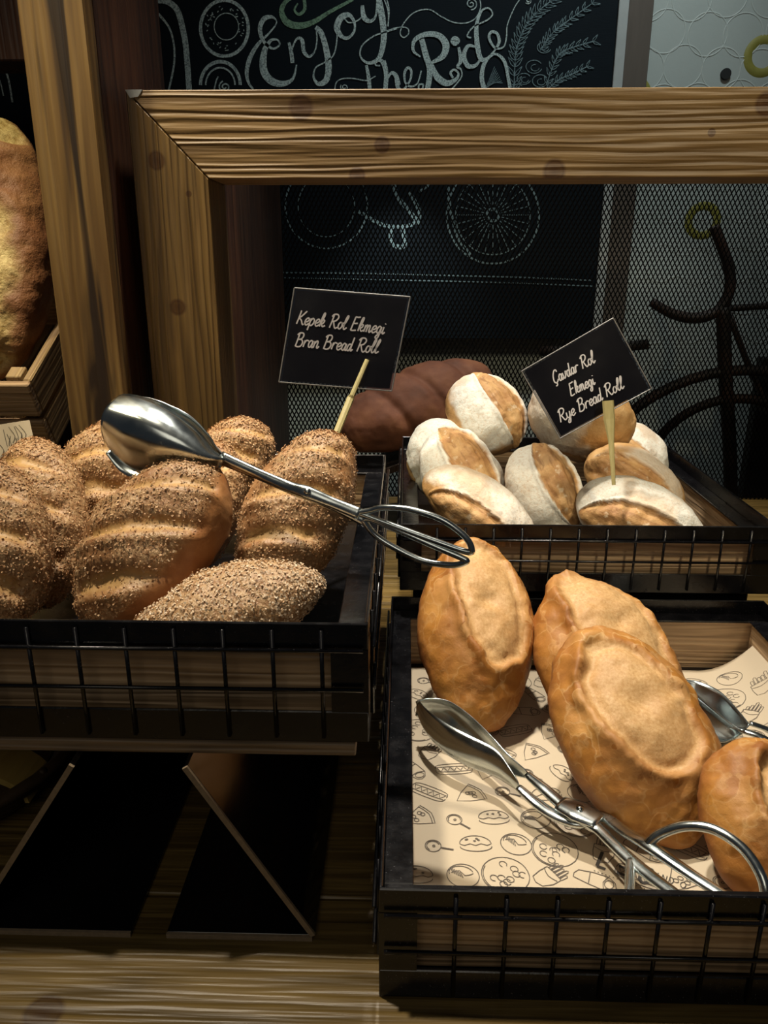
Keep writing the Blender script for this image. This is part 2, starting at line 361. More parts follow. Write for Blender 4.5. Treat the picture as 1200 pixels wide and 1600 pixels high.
for (u, v) in ((1192, 88), (988, 150), (1098, 345)):
    p = AY(u, v, 1.68); link('olive_ring', rm2, M['olive_ring'], wall, (p.x, 1.68, p.z))
p = AY(1133, 116, 1.68)
vs, fs = tube([(p.x, 1.674, p.z), (p.x, 1.681, p.z)], .0095, 20, 1); link('black_spot', from_py(vs, fs), M['black_spot'], wall)

# chalkboard with its drawings
YB = 1.62
cb = tag(empty('chalkboard', (0, YB, 0)), 'black chalkboard with white hand lettering and drawings behind the wooden frame', 'chalkboard')
e0 = AY(962, 20, YB); e1 = AY(927, 525, YB); XR = (e0.x+e1.x)/2; ZB = AY(700, 529, YB).z
box('board', (-1.3, XR, 0, .02, ZB, 1.3), M['chalkboard'], cb, .001)
box('edge_strip', (XR, XR+.018, -.006, .022, ZB, 1.3), M['frame_paint'], cb, .001)
box('frame_shadow_strip', (XR+.018, XR+.062, -.004, .022, ZB, 1.3), M['frame_shadow_brown'], cb, .001)  # brown-grey shadow beside the white edge, built as a coloured strip of the frame
def chalk_part(name, strokes, mat):
    parts = []
    for st in strokes:
        pts, wd = st[0], st[1]
        closed = len(st) > 2 and st[2]
        s = depth(AY(600, 100, YB))/F
        P = [AY(u, v, YB) - Vector((0, YB, 0)) for u, v in pts]
        wd = [x*s for x in wd] if isinstance(wd, (list, tuple)) else wd*s
        parts.append(ribbon(P, wd, (0, -1, 0), .0012+.00005*(len(parts) % 30), 6, closed))
    vs, fs = merge(parts); return link(name, from_py(vs, fs), mat, cb)
def za(*p): return [(240+x/3.158, y/3.158) for x, y in p]
def zb(*p): return [(600+x/3.158, y/3.158) for x, y in p]
def ell(cx, cy, rx, ry, a0=0, a1=360, n=24): return [(cx+rx*math.cos(R(a0+(a1-a0)*i/n)), cy+ry*math.sin(R(a0+(a1-a0)*i/n))) for i in range(n+(0 if a1-a0 == 360 else 1))]
def spiral(cx, cy, r0, r1, a0, turns, n=24): return [(cx+(r0+(r1-r0)*i/n)*math.cos(R(a0+360*turns*i/n)), cy+(r0+(r1-r0)*i/n)*math.sin(R(a0+360*turns*i/n))) for i in range(n+1)]
T = 1.7
enjoy = [
 (za((600,95),(583,84),(548,92),(527,130),(530,175),(552,215),(590,241),(622,222),(612,198),(580,200),(552,240),(541,300),(548,360),(585,402),(640,414),(688,388),(706,320)), [2,4,7,7,6,5,3,2.5,2.5,4,8,11,12,11,8,4,2]),
 (za((600,92),(606,118),(570,165),(515,220),(475,290),(460,360),(470,410),(492,440)), [2,2,2.5,5,7,6,4,3]),
 (za((668,210),(680,262),(686,312)), [4,6,6]), (za((686,310),(684,245),(708,192),(733,200),(742,255),(768,280),(795,255),(806,205),(804,150)), [2,2,3,6,6,4,2,2,2]),
 (za((800,135),(828,165),(852,245),(864,330),(852,395),(815,415),(790,382),(800,335),(845,308),(888,272),(904,205),(906,140)), [6,8,9,10,9,6,3,2,2,2,2,2]),
 (za((928,180),(905,140),(922,92),(962,74),(990,108),(990,155),(960,188)), [6,10,9,5,3,4,5], True), (za((940,88),(962,112),(1000,106),(1032,82)), 1.8),
 (za((1030,28),(1038,85),(1068,106),(1096,80),(1106,0)), [5,8,5,3,4]),
 (za((1108,-20),(1128,90),(1136,190),(1114,285),(1062,312),(1022,282),(1028,228),(1085,180),(1150,158),(1200,142)), [8,10,9,7,4,2.5,2,2,2,2]),
 (za((1148,-10),(1162,50),(1156,132)), 1.8), (zb((0,-5),(18,45),(22,90),(20,132)), 1.8),
 (za((1050,322),(1062,390),(1068,470)), [4,6,6]), (za((892,470),(900,412),(930,390),(985,388),(1050,398),(1096,376)), 1.6), (za(*spiral(942,432,4,20,0,1.6)), 1.3),
 (za((1118,325),(1096,322),(1100,302),(1128,305),(1148,370),(1140,470)), [2,2,3,6,7,7]), (za((1145,410),(1168,365),(1195,372),(1210,420)), [2,3,6,6]),
 (zb((0,300),(12,360),(5,460)), [5,6,6]), (zb((8,410),(35,362),(60,378),(68,430),(92,446),(128,398),(134,352),(118,335),(102,360),(104,405),(130,428),(165,412),(184,350)), [2,4,7,6,3,3,4,4,4,3,3,2,2]),
 (zb((186,195),(205,270),(226,350),(210,470)), [8,9,9,8]),
 (zb((180,281),(145,252),(150,202),(200,172),(268,176),(305,222),(290,278),(232,312)), [2,4,6,7,8,11,9,3]),
 (zb((235,318),(262,380),(310,412),(355,392),(366,362),(345,345),(328,362),(340,385)), [4,10,9,5,3,3,4,3]),
 (zb((196,470),(172,440),(175,418),(194,420),(186,446)), 2.5),
 (zb((337,203),(350,190),(365,203),(350,217)), 6, True),
 (zb((368,235),(378,300),(362,330),(380,345),(380,385),(330,446)), [4,6,4,2,2,2]),
 (zb((455,235),(415,228),(394,275),(412,325),(450,325),(478,290)), [2,5,7,7,5,3]),
 (zb((430,188),(410,178),(440,135),(510,100),(535,70),(515,42),(480,58),(456,130),(460,225),(478,292),(512,288),(552,242)), [2,2,2,2,2,2,3,6,8,7,4,2]),
 (zb((552,242),(568,205),(556,166),(528,160),(518,190),(548,238),(590,232),(604,180),(608,125),(640,45),(668,0)), [3,5,4,4,4,3,2,2,1.5,1.5,1.5]),
 (zb((505,470),(482,390),(496,312),(545,268),(592,302),(612,385),(625,470)), [8,7,6,3,5,5,5]),
]
chalk_part('lettering', enjoy, M['chalk_white'])
dec = [
 (za((20,6),(70,10),(118,52),(146,150),(162,250),(178,470)), [6,8,9,9,9,9]), (za((25,70),(78,138),(102,230),(100,330),(70,470)), [4,3,3,3,3]),
 (za(*ell(350,140,120,140)), 3.5, True), (za(*ell(350,140,112,132)), 1.5, True), (za(*ell(360,132,60,66)), 1.3, True),
 (za(*ell(330,420,98,115,180,360)), 5), (za(*ell(330,420,72,85,180,360)), 2.5), (za(*spiral(352,430,4,30,0,1.7)), 2.2), (za((300,440),(310,400),(320,378)), 2),
 (zb((0,160),(60,138),(112,138),(122,165),(98,186),(80,165),(98,115),(150,62),(222,48),(282,82),(340,110),(402,115),(452,90),(476,40),(472,-10)), 1.6),
 (zb(*spiral(430,20,4,30,200,1.7)), 1.6), (zb(*spiral(712,5,3,16,0,1.4)), 1.3)]
rnd = random.Random(3); spr = []
for i in range(46):
    an = rnd.random()*6.283; q = rnd.uniform(.62, .86); x, y = 352+115*q*math.cos(an), 138+130*q*math.sin(an)
    b = rnd.random()*6.283; spr.append((za((x, y), (x+9*math.cos(b), y+9*math.sin(b))), 1.3))
chalk_part('arch_drawing', dec[0:2], M['chalk_white']); chalk_part('scroll_drawing', [([(-20, 92), (0, 104), (12, 118), (20, 160)], 3), ([(-20, 112), (-2, 122), (6, 150)], 2)], M['chalk_white']); chalk_part('doughnut_drawing', dec[2:5]+spr, M['chalk_white']); chalk_part('bun_drawing', dec[5:9], M['chalk_white']); chalk_part('flourish', dec[9:], M['chalk_white'])
chalk_part('green_scroll', [(za((742,-10),(746,45),(718,72),(696,50),(712,18)), [5,5,4,3,2]), (za((690,-14),(650,12),(632,60),(660,112),(722,128),(792,108),(872,58),(985,-2)), [4,6,8,10,9,7,5,4])], M['chalk_green'])
lf = []
for stem, n, ll in ((((640,470),(645,330),(655,235),(692,140),(745,70),(830,0)), 17, 58), (((770,250),(830,165),(905,105),(1045,5)), 12, 42), (((800,420),(850,290),(905,245),(1050,200)), 12, 42), (((800,450),(860,395),(930,365),(1010,325)), 9, 36)):
    P = smooth_path([(x, y, 0) for x, y in stem], 10); lf.append((zb(*[(p.x, p.y) for p in P[::4]]), 1.4))
    for i in range(n):
        a = P[int((i+.7)/n*(len(P)-2))]; b = P[int((i+.7)/n*(len(P)-2))+1]; t = (b-a).normalized()
        for s in (-1, 1):
            nr = Vector((-t.y, t.x, 0))*s; q = a + (t*.8+nr*.62)*ll; m = a + (t*.3+nr*.55)*ll*.6
            lf.append((zb((a.x, a.y), (m.x, m.y), (q.x, q.y)), 1.0))
            m2 = a + (t*.62+nr*.28)*ll*.6; lf.append((zb((a.x, a.y), (m2.x, m2.y), (q.x, q.y)), .8))
for i in range(9): lf.append((zb((500+i*6, 440-i*4), (545+i*5, 330-i*2+i*12)), .9))
for (cx, cy, rr) in ((790,235,34),(740,330,40),(690,390,34),(770,400,38),(660,435,24)): lf.append((zb(*ell(cx,cy,rr,rr*.8,20,330,12)), 1.1)); lf.append((zb(*ell(cx+5,cy+5,rr*.5,rr*.4,0,280,9)), 1.0))
chalk_part('herb_drawing', lf, M['chalk_faint'])
bk = [(ell(770,336,72,76), 3.0, True), (ell(770,336,58,62), 2.0, True), (ell(770,336,9,9,n=10), 5, True), (ell(510,322,64,66), 2.5, True), (ell(510,322,44,48), 1.6, True),
      ((( 610,240),(618,300),(640,330),(655,350)), 7), (((560,330),(600,352),(640,352),(656,335),(640,300)), 6), (((612,352),(612,380),(632,384),(628,352)), 7), (((655,300),(700,270),(770,240)), 4),
      (((700,292),(704,330),(716,372),(735,398)), 5), (((440,426),(600,428),(800,433),(925,438)), 2.2), (((440,434),(600,437),(800,442),(925,447)), 1.8)]
for i in range(28):
    a = 2*math.pi*i/28; bk.append((((770+14*math.cos(a), 336+15*math.sin(a)), (770+56*math.cos(a), 336+60*math.sin(a))), 1.3))
chalk_part('bicycle_drawing', bk, M['chalk_faint'])

# expanded-metal screen
YM = 1.36
ms = tag(empty('wire_screen', (.27, YM, 0)), 'black expanded metal mesh screen with diamond holes behind the bread trays', 'screen')
DW, DH, x0, x1, z0, z1 = .0074, .0142, -.212, .80, .001, .56
bm = bmesh.new(); tw, th = .00125, .0012
for i in range(int((x1-x0)/(DW/2))):            # neighbouring zigzag strands touch and leave diamonds between them
    xc = x0 + i*DW/2 - .27; n = int((z1-z0)/(DH/2)); prev = None
    for j in range(n+1):
        z = z0 + j*DH/2; x = xc + (DW/4)*(1 if (i+j) % 2 else -1)
        c = [bm.verts.new((x-tw, -th, z)), bm.verts.new((x+tw, -th*.2, z)), bm.verts.new((x+tw*.2, th, z))]
        if prev:
            for q in range(3): bm.faces.new((prev[q], prev[(q+1) % 3], c[(q+1) % 3], c[q]))
        prev = c
tag(link('mesh_strands', from_bm(bm), M['mesh_metal'], ms), kind='stuff')
box('edge_bar', (x0-.27-.004, x0-.27+.004, -.004, .004, 0, z1), M['mesh_metal'], ms, .0005)
box('edge_bar', (x1-.27-.004, x1-.27+.004, -.004, .004, 0, z1), M['mesh_metal'], ms, .0005)

# iron bicycle behind the screen
YI = 1.46
ib = tag(empty('iron_bicycle', (AY(1135, 760, YI).x, YI, -.9)), 'dark wrought iron bicycle ornament with drop handlebar behind the mesh screen', 'ornament')
def ipart(name, px, r, closed=False, n=6):
    vs, fs = tube([AY(u, v, YI)-ib.location for u, v in px], r, 10, n, closed); return link(name, from_py(vs, fs, smooth=True), M['iron'], ib)
ipart('handlebar', [(1115,354),(1128,385),(1140,425),(1138,460),(1118,488),(1085,497),(1050,490),(1018,472)], [.009,.010,.010,.010,.010,.010,.009,.008])
ipart('fork', [(1130,480),(1133,580),(1140,700),(1142,800)], .013)
box('stand_pole', (-.012, .012, -.012, .012, 0, AY(1142, 800, YI).z+.9), M['iron'], ib, .002)
box('stand_foot', (-.10, .10, -.03, .03, 0, .012), M['iron'], ib, .002)
def icirc(name, cu, cv, rp, r):
    c = AY(cu, cv, YI)-ib.location; rr = rp*depth(AY(cu, cv, YI))/F
    vs, fs = tube([(c.x+rr*math.cos(2*math.pi*i/56), 0, c.z+rr*math.sin(2*math.pi*i/56)) for i in range(56)], r, 10, 1, True); return link(name, from_py(vs, fs, smooth=True), M['iron'], ib)
icirc('tyre', 1132, 821, 241, .010); icirc('wheel_rim', 1136, 758, 136, .009)
ipart('top_tube', [(1133,482),(1200,478),(1290,470)], .006, n=2)
ipart('down_tube', [(1140,490),(1165,560),(1230,700)], .006, n=2)
ipart('pedal_bar', [(843,549),(930,546),(1012,538)], .009, n=2)
pb = AY(930, 546, YI)
ipart('rear_stay', [(930,546),(1000,700),(1141,800)], .005, n=2)
tag(box('dark_board', (AY(1172, 700, 1.5).x, AY(1172, 700, 1.5).x+.35, 1.50, 1.53, -.9, AY(1172, 560, 1.5).z), M['black_spot'], bev=.002),
    'plain black board standing behind the iron bicycle', 'board')

# ------------------------------------------------------------------ table of planks
tb = tag(empty('display_table', (0, .8, -.9)), 'yellowish pine plank table under the bread trays', 'table')
ys = [.05, .238, .424, .612, .80, .99, 1.18, 1.372]
for i in range(len(ys)-1):
    o = box('plank', (-1.05, 1.15, ys[i]+.0008, ys[i+1]-.0008, -.035, 0), M['table_wood'], None, .0015); o.parent = tb; o.matrix_parent_inverse = Matrix.Translation((0, -.8, .9))
for sx_ in (-.98, 1.08):
    for sy_ in (.12, 1.30):
        o = box('leg', (sx_-.04, sx_+.04, sy_-.04, sy_+.04, -.9, -.035), M['dark_wood'], None, .003); o.parent = tb; o.matrix_parent_inverse = Matrix.Translation((0, -.8, .9))

# ------------------------------------------------------------------ wooden frame, post, beam
YF = .85
fr = tag(empty('pine_gantry', (0, YF, 0)), 'brown pine gantry with a mitred corner standing across the table behind the trays', 'gantry')
XL, XI, ZT, ZI = -.277, -.2005, .572, .4915
prism_y('top_rail', [(XL+.0005, ZT), (1.0, ZT), (1.0, ZI), (XI+.0005, ZI)], 0, .075, M['beam_wood'], fr, .0009).location = (0, 0, 0)
prism_y('upright', [(XL, ZT-.0005), (XI, ZI-.0005), (XI, 0), (XL, 0)], 0, .075, M['upright_wood'], fr, .0009)
box('upright', (.92, 1.0, .0, .075, 0, ZI-.001), M['upright_wood'], fr, .0009)
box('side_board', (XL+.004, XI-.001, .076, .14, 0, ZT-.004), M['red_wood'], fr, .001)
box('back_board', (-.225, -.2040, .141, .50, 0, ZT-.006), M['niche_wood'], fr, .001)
# object coordinates of the rail run in world x and z, with y measured from the frame's face
for m in ('beam_wood', 'upright_wood'):
    for nd in M[m].node_tree.nodes:
        if nd.type == 'VECT_MATH' and nd.operation == 'DISTANCE':
            q = nd.inputs[1].default_value; nd.inputs[1].default_value = (q[0], 0, q[2])
pl = prism_y('chipped_corner', [(XL-.0004, ZT+.0004), (XL+.017, ZT+.0004), (XL+.012, ZT-.006), (XL+.004, ZT-.007)], -.0006, .01, M['frame_paint'], fr, 0)
pl['label'] = 'pale chipped corner'
po = tag(empty('wooden_post', (-.3215, .8, 0)), 'dark stained square pine post beside the wooden frame', 'post')
box('front_plank', (-.0305, .0305, 0, .022, 0, 1.15), M['post_wood'], po, .0015)
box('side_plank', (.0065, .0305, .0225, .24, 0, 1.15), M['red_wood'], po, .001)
p = AY(10, 95, 1.2)
tag(box('cross_beam', (-1.2, -.42, 1.2, 1.28, p.z, p.z+.14), M['red_wood'], bev=.002), 'reddish brown horizontal beam crossing above the big loaf', 'beam')

# ------------------------------------------------------------------ trays
def make_tray(name, x, y, z, W, D, Hh, label):
    """black metal tray: angle-iron rim with inner ledge, welded wires outside, pale wooden panels inside"""
    r = tag(empty(name, (x+W/2, y+D/2, z)), label, 'tray', 'black wire trays of bread')
    hw, hd = W/2, D/2; bt, bb, t = .017, .021, .0022; top = Hh
    bm = bmesh.new()                                                   # rim: upright leg and inward ledge
    for (a, b, c, d) in ((-hw, hw, -hd, -hd+t), (-hw, hw, hd-t, hd), (-hw, -hw+t, -hd+t, hd-t), (hw-t, hw, -hd+t, hd-t)):
        bm_box(bm, a, b, c, d, top-bt, top, .0007)
    lw = .020
    for (a, b, c, d) in ((-hw+t, hw-t, -hd+t, -hd+lw), (-hw+t, hw-t, hd-lw, hd-t), (-hw+t, -hw+lw, -hd+lw, hd-lw), (hw-lw, hw-t, -hd+lw, hd-lw)):
        bm_box(bm, a, b, c, d, top-bt, top-bt+t, .0006)
    link('rim_frame', from_bm(bm), M['black_metal'], r)
    bm = bmesh.new()
    for (a, b, c, d) in ((-hw, hw, -hd, -hd+t), (-hw, hw, hd-t, hd), (-hw, -hw+t, -hd+t, hd-t), (hw-t, hw, -hd+t, hd-t)):
        bm_box(bm, a, b, c, d, 0, bb, .0007)
    link('base_frame', from_bm(bm), M['black_metal'], r)
    cp = .022
    for sx_ in (-1, 1):
        for sy_ in (-1, 1):
            bm = bmesh.new()
            xa = (-hw, -hw+cp) if sx_ < 0 else (hw-cp, hw); ya = (-hd, -hd+t) if sy_ < 0 else (hd-t, hd)
            bm_box(bm, xa[0], xa[1], ya[0], ya[1], bb, top-bt)
            xa = (-hw, -hw+t) if sx_ < 0 else (hw-t, hw); ya = (-hd+t, -hd+cp) if sy_ < 0 else (hd-cp, hd-t)
            bm_box(bm, xa[0], xa[1], ya[0], ya[1], bb, top-bt)
            link('corner_post', from_bm(bm), M['black_metal'], r)
    box('floor_plate', (-hw+t, hw-t, -hd+t, hd-t, .003, .010), M['black_metal'], r, .0005)
    g = .013; pt = top-bt-.0006
    box('wood_panel', (-hw+g, hw-g, -hd+g, -hd+g+.004, .0102, pt), M['panel_wood'], r, .0004)
    box('wood_panel', (-hw+g, hw-g, hd-g-.004, hd-g, .0102, pt), M['panel_wood'], r, .0004)
    box('wood_panel', (-hw+g, -hw+g+.004, -hd+g+.0045, hd-g-.0045, .0102, pt), M['panel_wood_deep'], r, .0004)
    box('wood_panel', (hw-g-.004, hw-g, -hd+g+.0045, hd-g-.0045, .0102, pt), M['panel_wood_deep'], r, .0004)
    wr = .0013
    vv, ff = tube([(0, 0, .004), (0, 0, top-.004)], wr, 8, 1); vme = from_py(vv, ff, 'wire', True); vme.materials.append(M['black_metal'])
    vv, ff = tube([(-hw+.003, 0, 0), (hw-.003, 0, 0)], wr, 8, 1); hme = from_py(vv, ff, 'wire', True); hme.materials.append(M['black_metal'])
    vv, ff = tube([(0, -hd+.003, 0), (0, hd-.003, 0)], wr, 8, 1); dme = from_py(vv, ff, 'wire', True); dme.materials.append(M['black_metal'])
    n = int((W-.03)/.0285); m = int((D-.03)/.0285)
    for s in (-1, 1):
        for i in range(n):
            link('grid_wire', vme, None, r, (hw-.027-i*.0285, s*(hd+wr*.8), 0))
        for i in range(m):
            link('grid_wire', vme, None, r, (s*(hw+wr*.8), -hd+.027+i*.0285, 0))
        for zz in (bb+.4*(top-bt-bb), top-bt+.001):
            link('grid_wire', hme, None, r, (0, s*(hd+wr*2.2), zz)); link('grid_wire', dme, None, r, (s*(hw+wr*2.2), 0, zz))
    return r
tf = make_tray('wire_tray', -.0125, .350, .0, .384, .397, .080, 'black wire tray on the table holding white rolls on printed paper')
tl = make_tray('wire_tray', -.404, .403, .139, .384, .400, .079, 'black wire tray raised on the glossy stand and full of bran rolls')
tk = make_tray('wire_tray', -.004, .744, .088, .378, .400, .073, 'black wire tray behind the white rolls and full of rye rolls')
# supports
rs = tag(box('tray_riser', (.01, .36, .757, 1.13, 0, .0875), M['black_gloss'], bev=.002), 'black block under the tray of rye rolls', 'riser')
bd = tag(box('thin_board', (-.41, -.028, .4015, .80, .1305, .1385), M['board_wood'], bev=.0006), 'thin pale wooden board between glossy stand and bran roll tray', 'board')
# folded glossy stand: two inward feet, two leaning sides, narrow top
YR0, YR1, th = .388, .74, .0034
st = tag(empty('folding_stand', (-.16, .56, 0)), 'glossy black sheet stand with raw brown edges under the thin board', 'stand')
def sheet(name, a, b, y0=YR0, y1=YR1):
    """flat sheet through (x,z) a-b, running back along y; raw edge strip on its front edge"""
    a, b = Vector((a[0], 0, a[1])), Vector((b[0], 0, b[1])); d = (b-a).normalized(); n = Vector((-d.z, 0, d.x))*th/2
    poly = [(q.x+.16, q.z) for q in (a-n, b-n, b+n, a+n)]
    o = prism_y(name, poly, y0+.002-.56, y1-.56, M['black_gloss'], st, .0003)
    e = prism_y('raw_edge', poly, y0-.56, y0+.0019-.56, M['raw_edge'], o, 0)
    return o
tR, tL = AY(267, 1172, YR0), AY(128, 1168, YR0); bR, bL = AY(489, 1470, YR0), AY(-45, 1468, YR0); zt = .1298
k_ = lambda t, b: (t.x + (b.x-t.x)*((t.z-zt)/(t.z-b.z)), zt)
sheet('leaning_side', (bR.x, .0045), k_(tR, bR)); sheet('leaning_side', (bL.x, .0045), k_(tL, bL))
sheet('foot', (AY(260, 1466, YR0).x, .0018), (bR.x-.0005, .0018)); sheet('foot', (bL.x+.0005, .0018), (AY(205, 1471, YR0).x, .0018))
# round dark basket with a bent wooden strap, seen past the stand
bs = tag(empty('round_basket', (-.39, .55, 0)), 'dark round wicker basket with a bent wooden strap beside the glossy stand', 'basket')
for i in range(4):
    rr = .095+.0065*i; vs, fs = tube([(rr*math.cos(a*math.pi/16), rr*math.sin(a*math.pi/16), .006+.008*i) for a in range(32)], .0052, 6, 1, True); link('woven_ring', from_py(vs, fs, smooth=True), M['wicker'], bs)
for i in range(18):
    a = 2*math.pi*i/18; vs, fs = tube([(.090*math.cos(a), .090*math.sin(a), .003), (.1165*math.cos(a), .1165*math.sin(a), .035)], .003, 6, 1); link('upright_cane', from_py(vs, fs, smooth=True), M['wicker'], bs)
vs, fs = tube([(0, 0, .001), (0, 0, .007)], .088, 32, 1); link('base_disc', from_py(vs, fs), M['wicker'], bs)
vs, fs = [], []
for i in range(25):
    a = math.pi*i/24
    for (dr, dy) in ((-.004, -.02), (-.004, .02), (.004, .02), (.004, -.02)): vs.append((.098*math.cos(a)*(1+dr*4), dy-.03, .012+(.034+dr)*math.sin(a)))
for i in range(24):
    for q in range(4): fs.append((i*4+q, i*4+(q+1) % 4, i*4+4+(q+1) % 4, i*4+4+q))
link('strap', from_py(vs, fs), M['strap_wood'], bs)

# ------------------------------------------------------------------ bread
def vnoise(p, seed=0.0):
    i = np.floor(p); f = p-i; f = f*f*(3-2*f); r = 0
    for dx in (0, 1):
        for dy in (0, 1):
            for dz in (0, 1):
                h = np.sin((i[:, 0]+dx)*127.1+(i[:, 1]+dy)*311.7+(i[:, 2]+dz)*74.7+seed*17.31)*43758.5453; h = h-np.floor(h)
                r = r + h*(f[:, 0] if dx else 1-f[:, 0])*(f[:, 1] if dy else 1-f[:, 1])*(f[:, 2] if dz else 1-f[:, 2])
    return r
def fbm(p, seed=0.0, o=4):
    a, r, s = .5, 0, 0
    for k in range(o): r = r+a*vnoise(p, seed+k); s += a; p = p*2.03; a *= .5
    return r/s-.5
def sstep(a, b, x): t = np.clip((x-a)/(b-a), 0, 1); return t*t*(3-2*t)
def bread_shape(L, W, T, kind, seed, e=.58, nu=120, nv=110, **k):
    th_ = np.linspace(0, math.pi, nu+1)[1:-1]; ph = np.linspace(0, 2*math.pi, nv, endpoint=False)
    TH, PH = np.meshgrid(th_, ph, indexing='ij'); t = -np.cos(TH).ravel(); rr = (np.sin(TH)**(2*e)).ravel(); c, s = np.cos(PH).ravel(), np.sin(PH).ravel()
    t = np.concatenate([[-1], t, [1]]); rr = np.concatenate([[0], rr, [0]]); c = np.concatenate([[0], c, [0]]); s = np.concatenate([[0], s, [0]])
    x = t*L/2; y = c*rr*W/2*(1+.10*k.get('fat', 0)*t); z = s*rr*T/2
    z = np.where(z < 0, z*k.get('belly', .72), z)
    z = z + k.get('bend', 0)*(t*t-.4)
    P = np.stack([x, y, z], 1)
    Nn = np.stack([x/(L/2)**2, y/(W/2)**2, z/(T/2)**2], 1); Nn /= np.linalg.norm(Nn, axis=1)[:, None]+1e-12
    topness = sstep(-.05, .35, Nn[:, 2])
    h = fbm(P*22, seed)*(.007 if kind == 'white' else .010)*k.get('lump', 1) + fbm(P*70, seed+9, 3)*.0028
    A = np.zeros((len(P), 3))
    if kind == 'white':
        wob = fbm(P*38, seed+3, 3)*.34
        xc, yc = k.get('bx', 0)*L, k.get('by', 0)*W
        d = np.sqrt(((x-xc)/(k.get('bl', .33)*L))**2 + ((y-yc-.12*(x-xc))/(k.get('bw', .27)*W))**2) + wob
        m = (1-sstep(.93, 1.02, d))*topness; A[:, 0] = m
        h += topness*(np.exp(-((d-1.05)/.12)**2)*.0026*(1+.9*np.tanh((y-yc)/.01)) - np.exp(-((d-.88)/.10)**2)*.0018) + m*(fbm(P*50, seed+6, 3)*.0016 + fbm(P*170, seed+13, 3)*.0024)
        q = np.exp(-(((x-xc)/.010)**2+((y-yc)/.012)**2)); h -= q*.005*topness
        A[:, 2] = np.exp(-np.maximum(d-1.0, 0)/.55)*(1-m)*sstep(-.5, .1, Nn[:, 2])
        h += (1-m)*(fbm(P*110, seed+5, 3)*.0016 + A[:, 2]*np.floor((fbm(P*60, seed+14, 3)+.5)*10)/10*.0075)
        A[:, 1] = sstep(.60, -.30, Nn[:, 2])*.85 + .25*sstep(.1, .3, fbm(P*30, seed+8))  # underside shade put into the crust colour; second term is random
    elif kind == 'bran':
        sl = k.get('slant', .55); cuts = np.zeros(len(P)); lip = np.zeros(len(P))
        u = x + sl*y + fbm(P*40, seed+2)*.006
        for c0 in k.get('cuts', (-.26, .02, .28)):
            dd = u - c0*L; ww = .0115*(1-.5*np.abs(y)/(W/2))
            cuts = np.maximum(cuts, np.exp(-(dd/ww)**2)); lip = np.maximum(lip, np.exp(-((dd+.010)/.006)**2))
        side = 1-sstep(.62, .95, np.abs(y)/(W/2*np.maximum(rr, .05)))
        cuts *= topness*side; lip *= topness*side
        h += -cuts*.0052 + lip*.0036
        A[:, 0] = sstep(.35, .9, cuts)*.9
        gap = sstep(.02, .16, fbm(P*26, seed+7))*k.get('bald', .6)
        cov = sstep(k.get('low', -.35), k.get('low', -.35)+.3, Nn[:, 2] + k.get('side', 0)*Nn[:, 1])*(1-gap)*(1-.85*sstep(.4, .9, cuts)); A[:, 1] = np.clip(cov, 0, 1)
    elif kind == 'rye':
        wob = fbm(P*60, seed+3)*.22
        yc = k.get('by', 0)*W; half = k.get('bw', .26)*W*np.maximum(1-(x/(.49*L))**2, 0)**.7+1e-5
        d = np.abs(y-yc)/half + wob; m = (1-sstep(.95, 1.0, d))*topness; A[:, 0] = m
        h += topness*(np.exp(-((d-1.06)/.09)**2)*.0034 - np.exp(-((d-.82)/.16)**2)*.0020)*np.minimum(1, half/.012)
        h += m*(np.exp(-((y-yc+.18*half+fbm(P*80, seed+6)*.01)/.005)**2)*.0030 + fbm(P*90, seed+11, 3)*.004)
        fl = sstep(k.get('flo', -.35), k.get('flo', -.35)+.3, Nn[:, 2] + 1.5*fbm(P*26, seed+5) + k.get('fx', 0)*t)
        A[:, 1] = np.clip(fl*k.get('flour', 1.0)*(1-.45*sstep(.06, .2, fbm(P*20, seed+12))), 0, 1)
    else:
        d = np.abs(y-.1*W*np.sin(x*30))/(k.get('bw', .35)*W) + fbm(P*30, seed+3)*.6
        m = (1-sstep(.55, .75, d))*topness*k.get('burst', 1.0); A[:, 0] = m
        h += m*(fbm(P*45, seed+4)*.018) - m*.004 + np.exp(-((d-.8)/.12)**2)*.006*topness*k.get('burst', 1.0)
        for c0 in k.get('cuts', ()):
            h -= np.exp(-((x+.4*y-c0*L)/.008)**2)*.006*topness
    P = P + Nn*h[:, None]
    nr = nu-1; fs = []
    idx = lambda i, j: 1+i*nv+(j % nv)
    for j in range(nv): fs.append((0, idx(0, j+1), idx(0, j)))
    for i in range(nr-1):
        for j in range(nv): fs.append((idx(i, j), idx(i, j+1), idx(i+1, j+1), idx(i+1, j)))
    last = 1+nr*nv
    for j in range(nv): fs.append((last, idx(nr-1, j), idx(nr-1, j+1)))
    return P, fs, A, Nn
def put_mesh(name, P, fs, A, mat):
    me = bpy.data.meshes.new(name); me.from_pydata(P.tolist(), [], fs); me.update()
    ca = me.color_attributes.new('mask', 'FLOAT_COLOR', 'POINT'); ca.data.foreach_set('color', np.concatenate([A, np.ones((len(A), 1))], 1).astype(np.float32).ravel())
    me.polygons.foreach_set('use_smooth', [True]*len(me.polygons)); me.materials.append(mat); return me
def frame_axes(ang, tau, nrm):
    """long axis turned ang degrees anticlockwise in view and tau degrees away from the viewer; crust faces nrm"""
    a = (rt*math.cos(R(ang)) + up*math.sin(R(ang)))*math.cos(R(tau)) + fw*math.sin(R(tau)); a.normalize()
    n = rt*nrm[0] + up*nrm[1] - fw*nrm[2]; n = (n - a*n.dot(a)).normalized(); b = n.cross(a)
    return Matrix((a, b, n)).transposed()
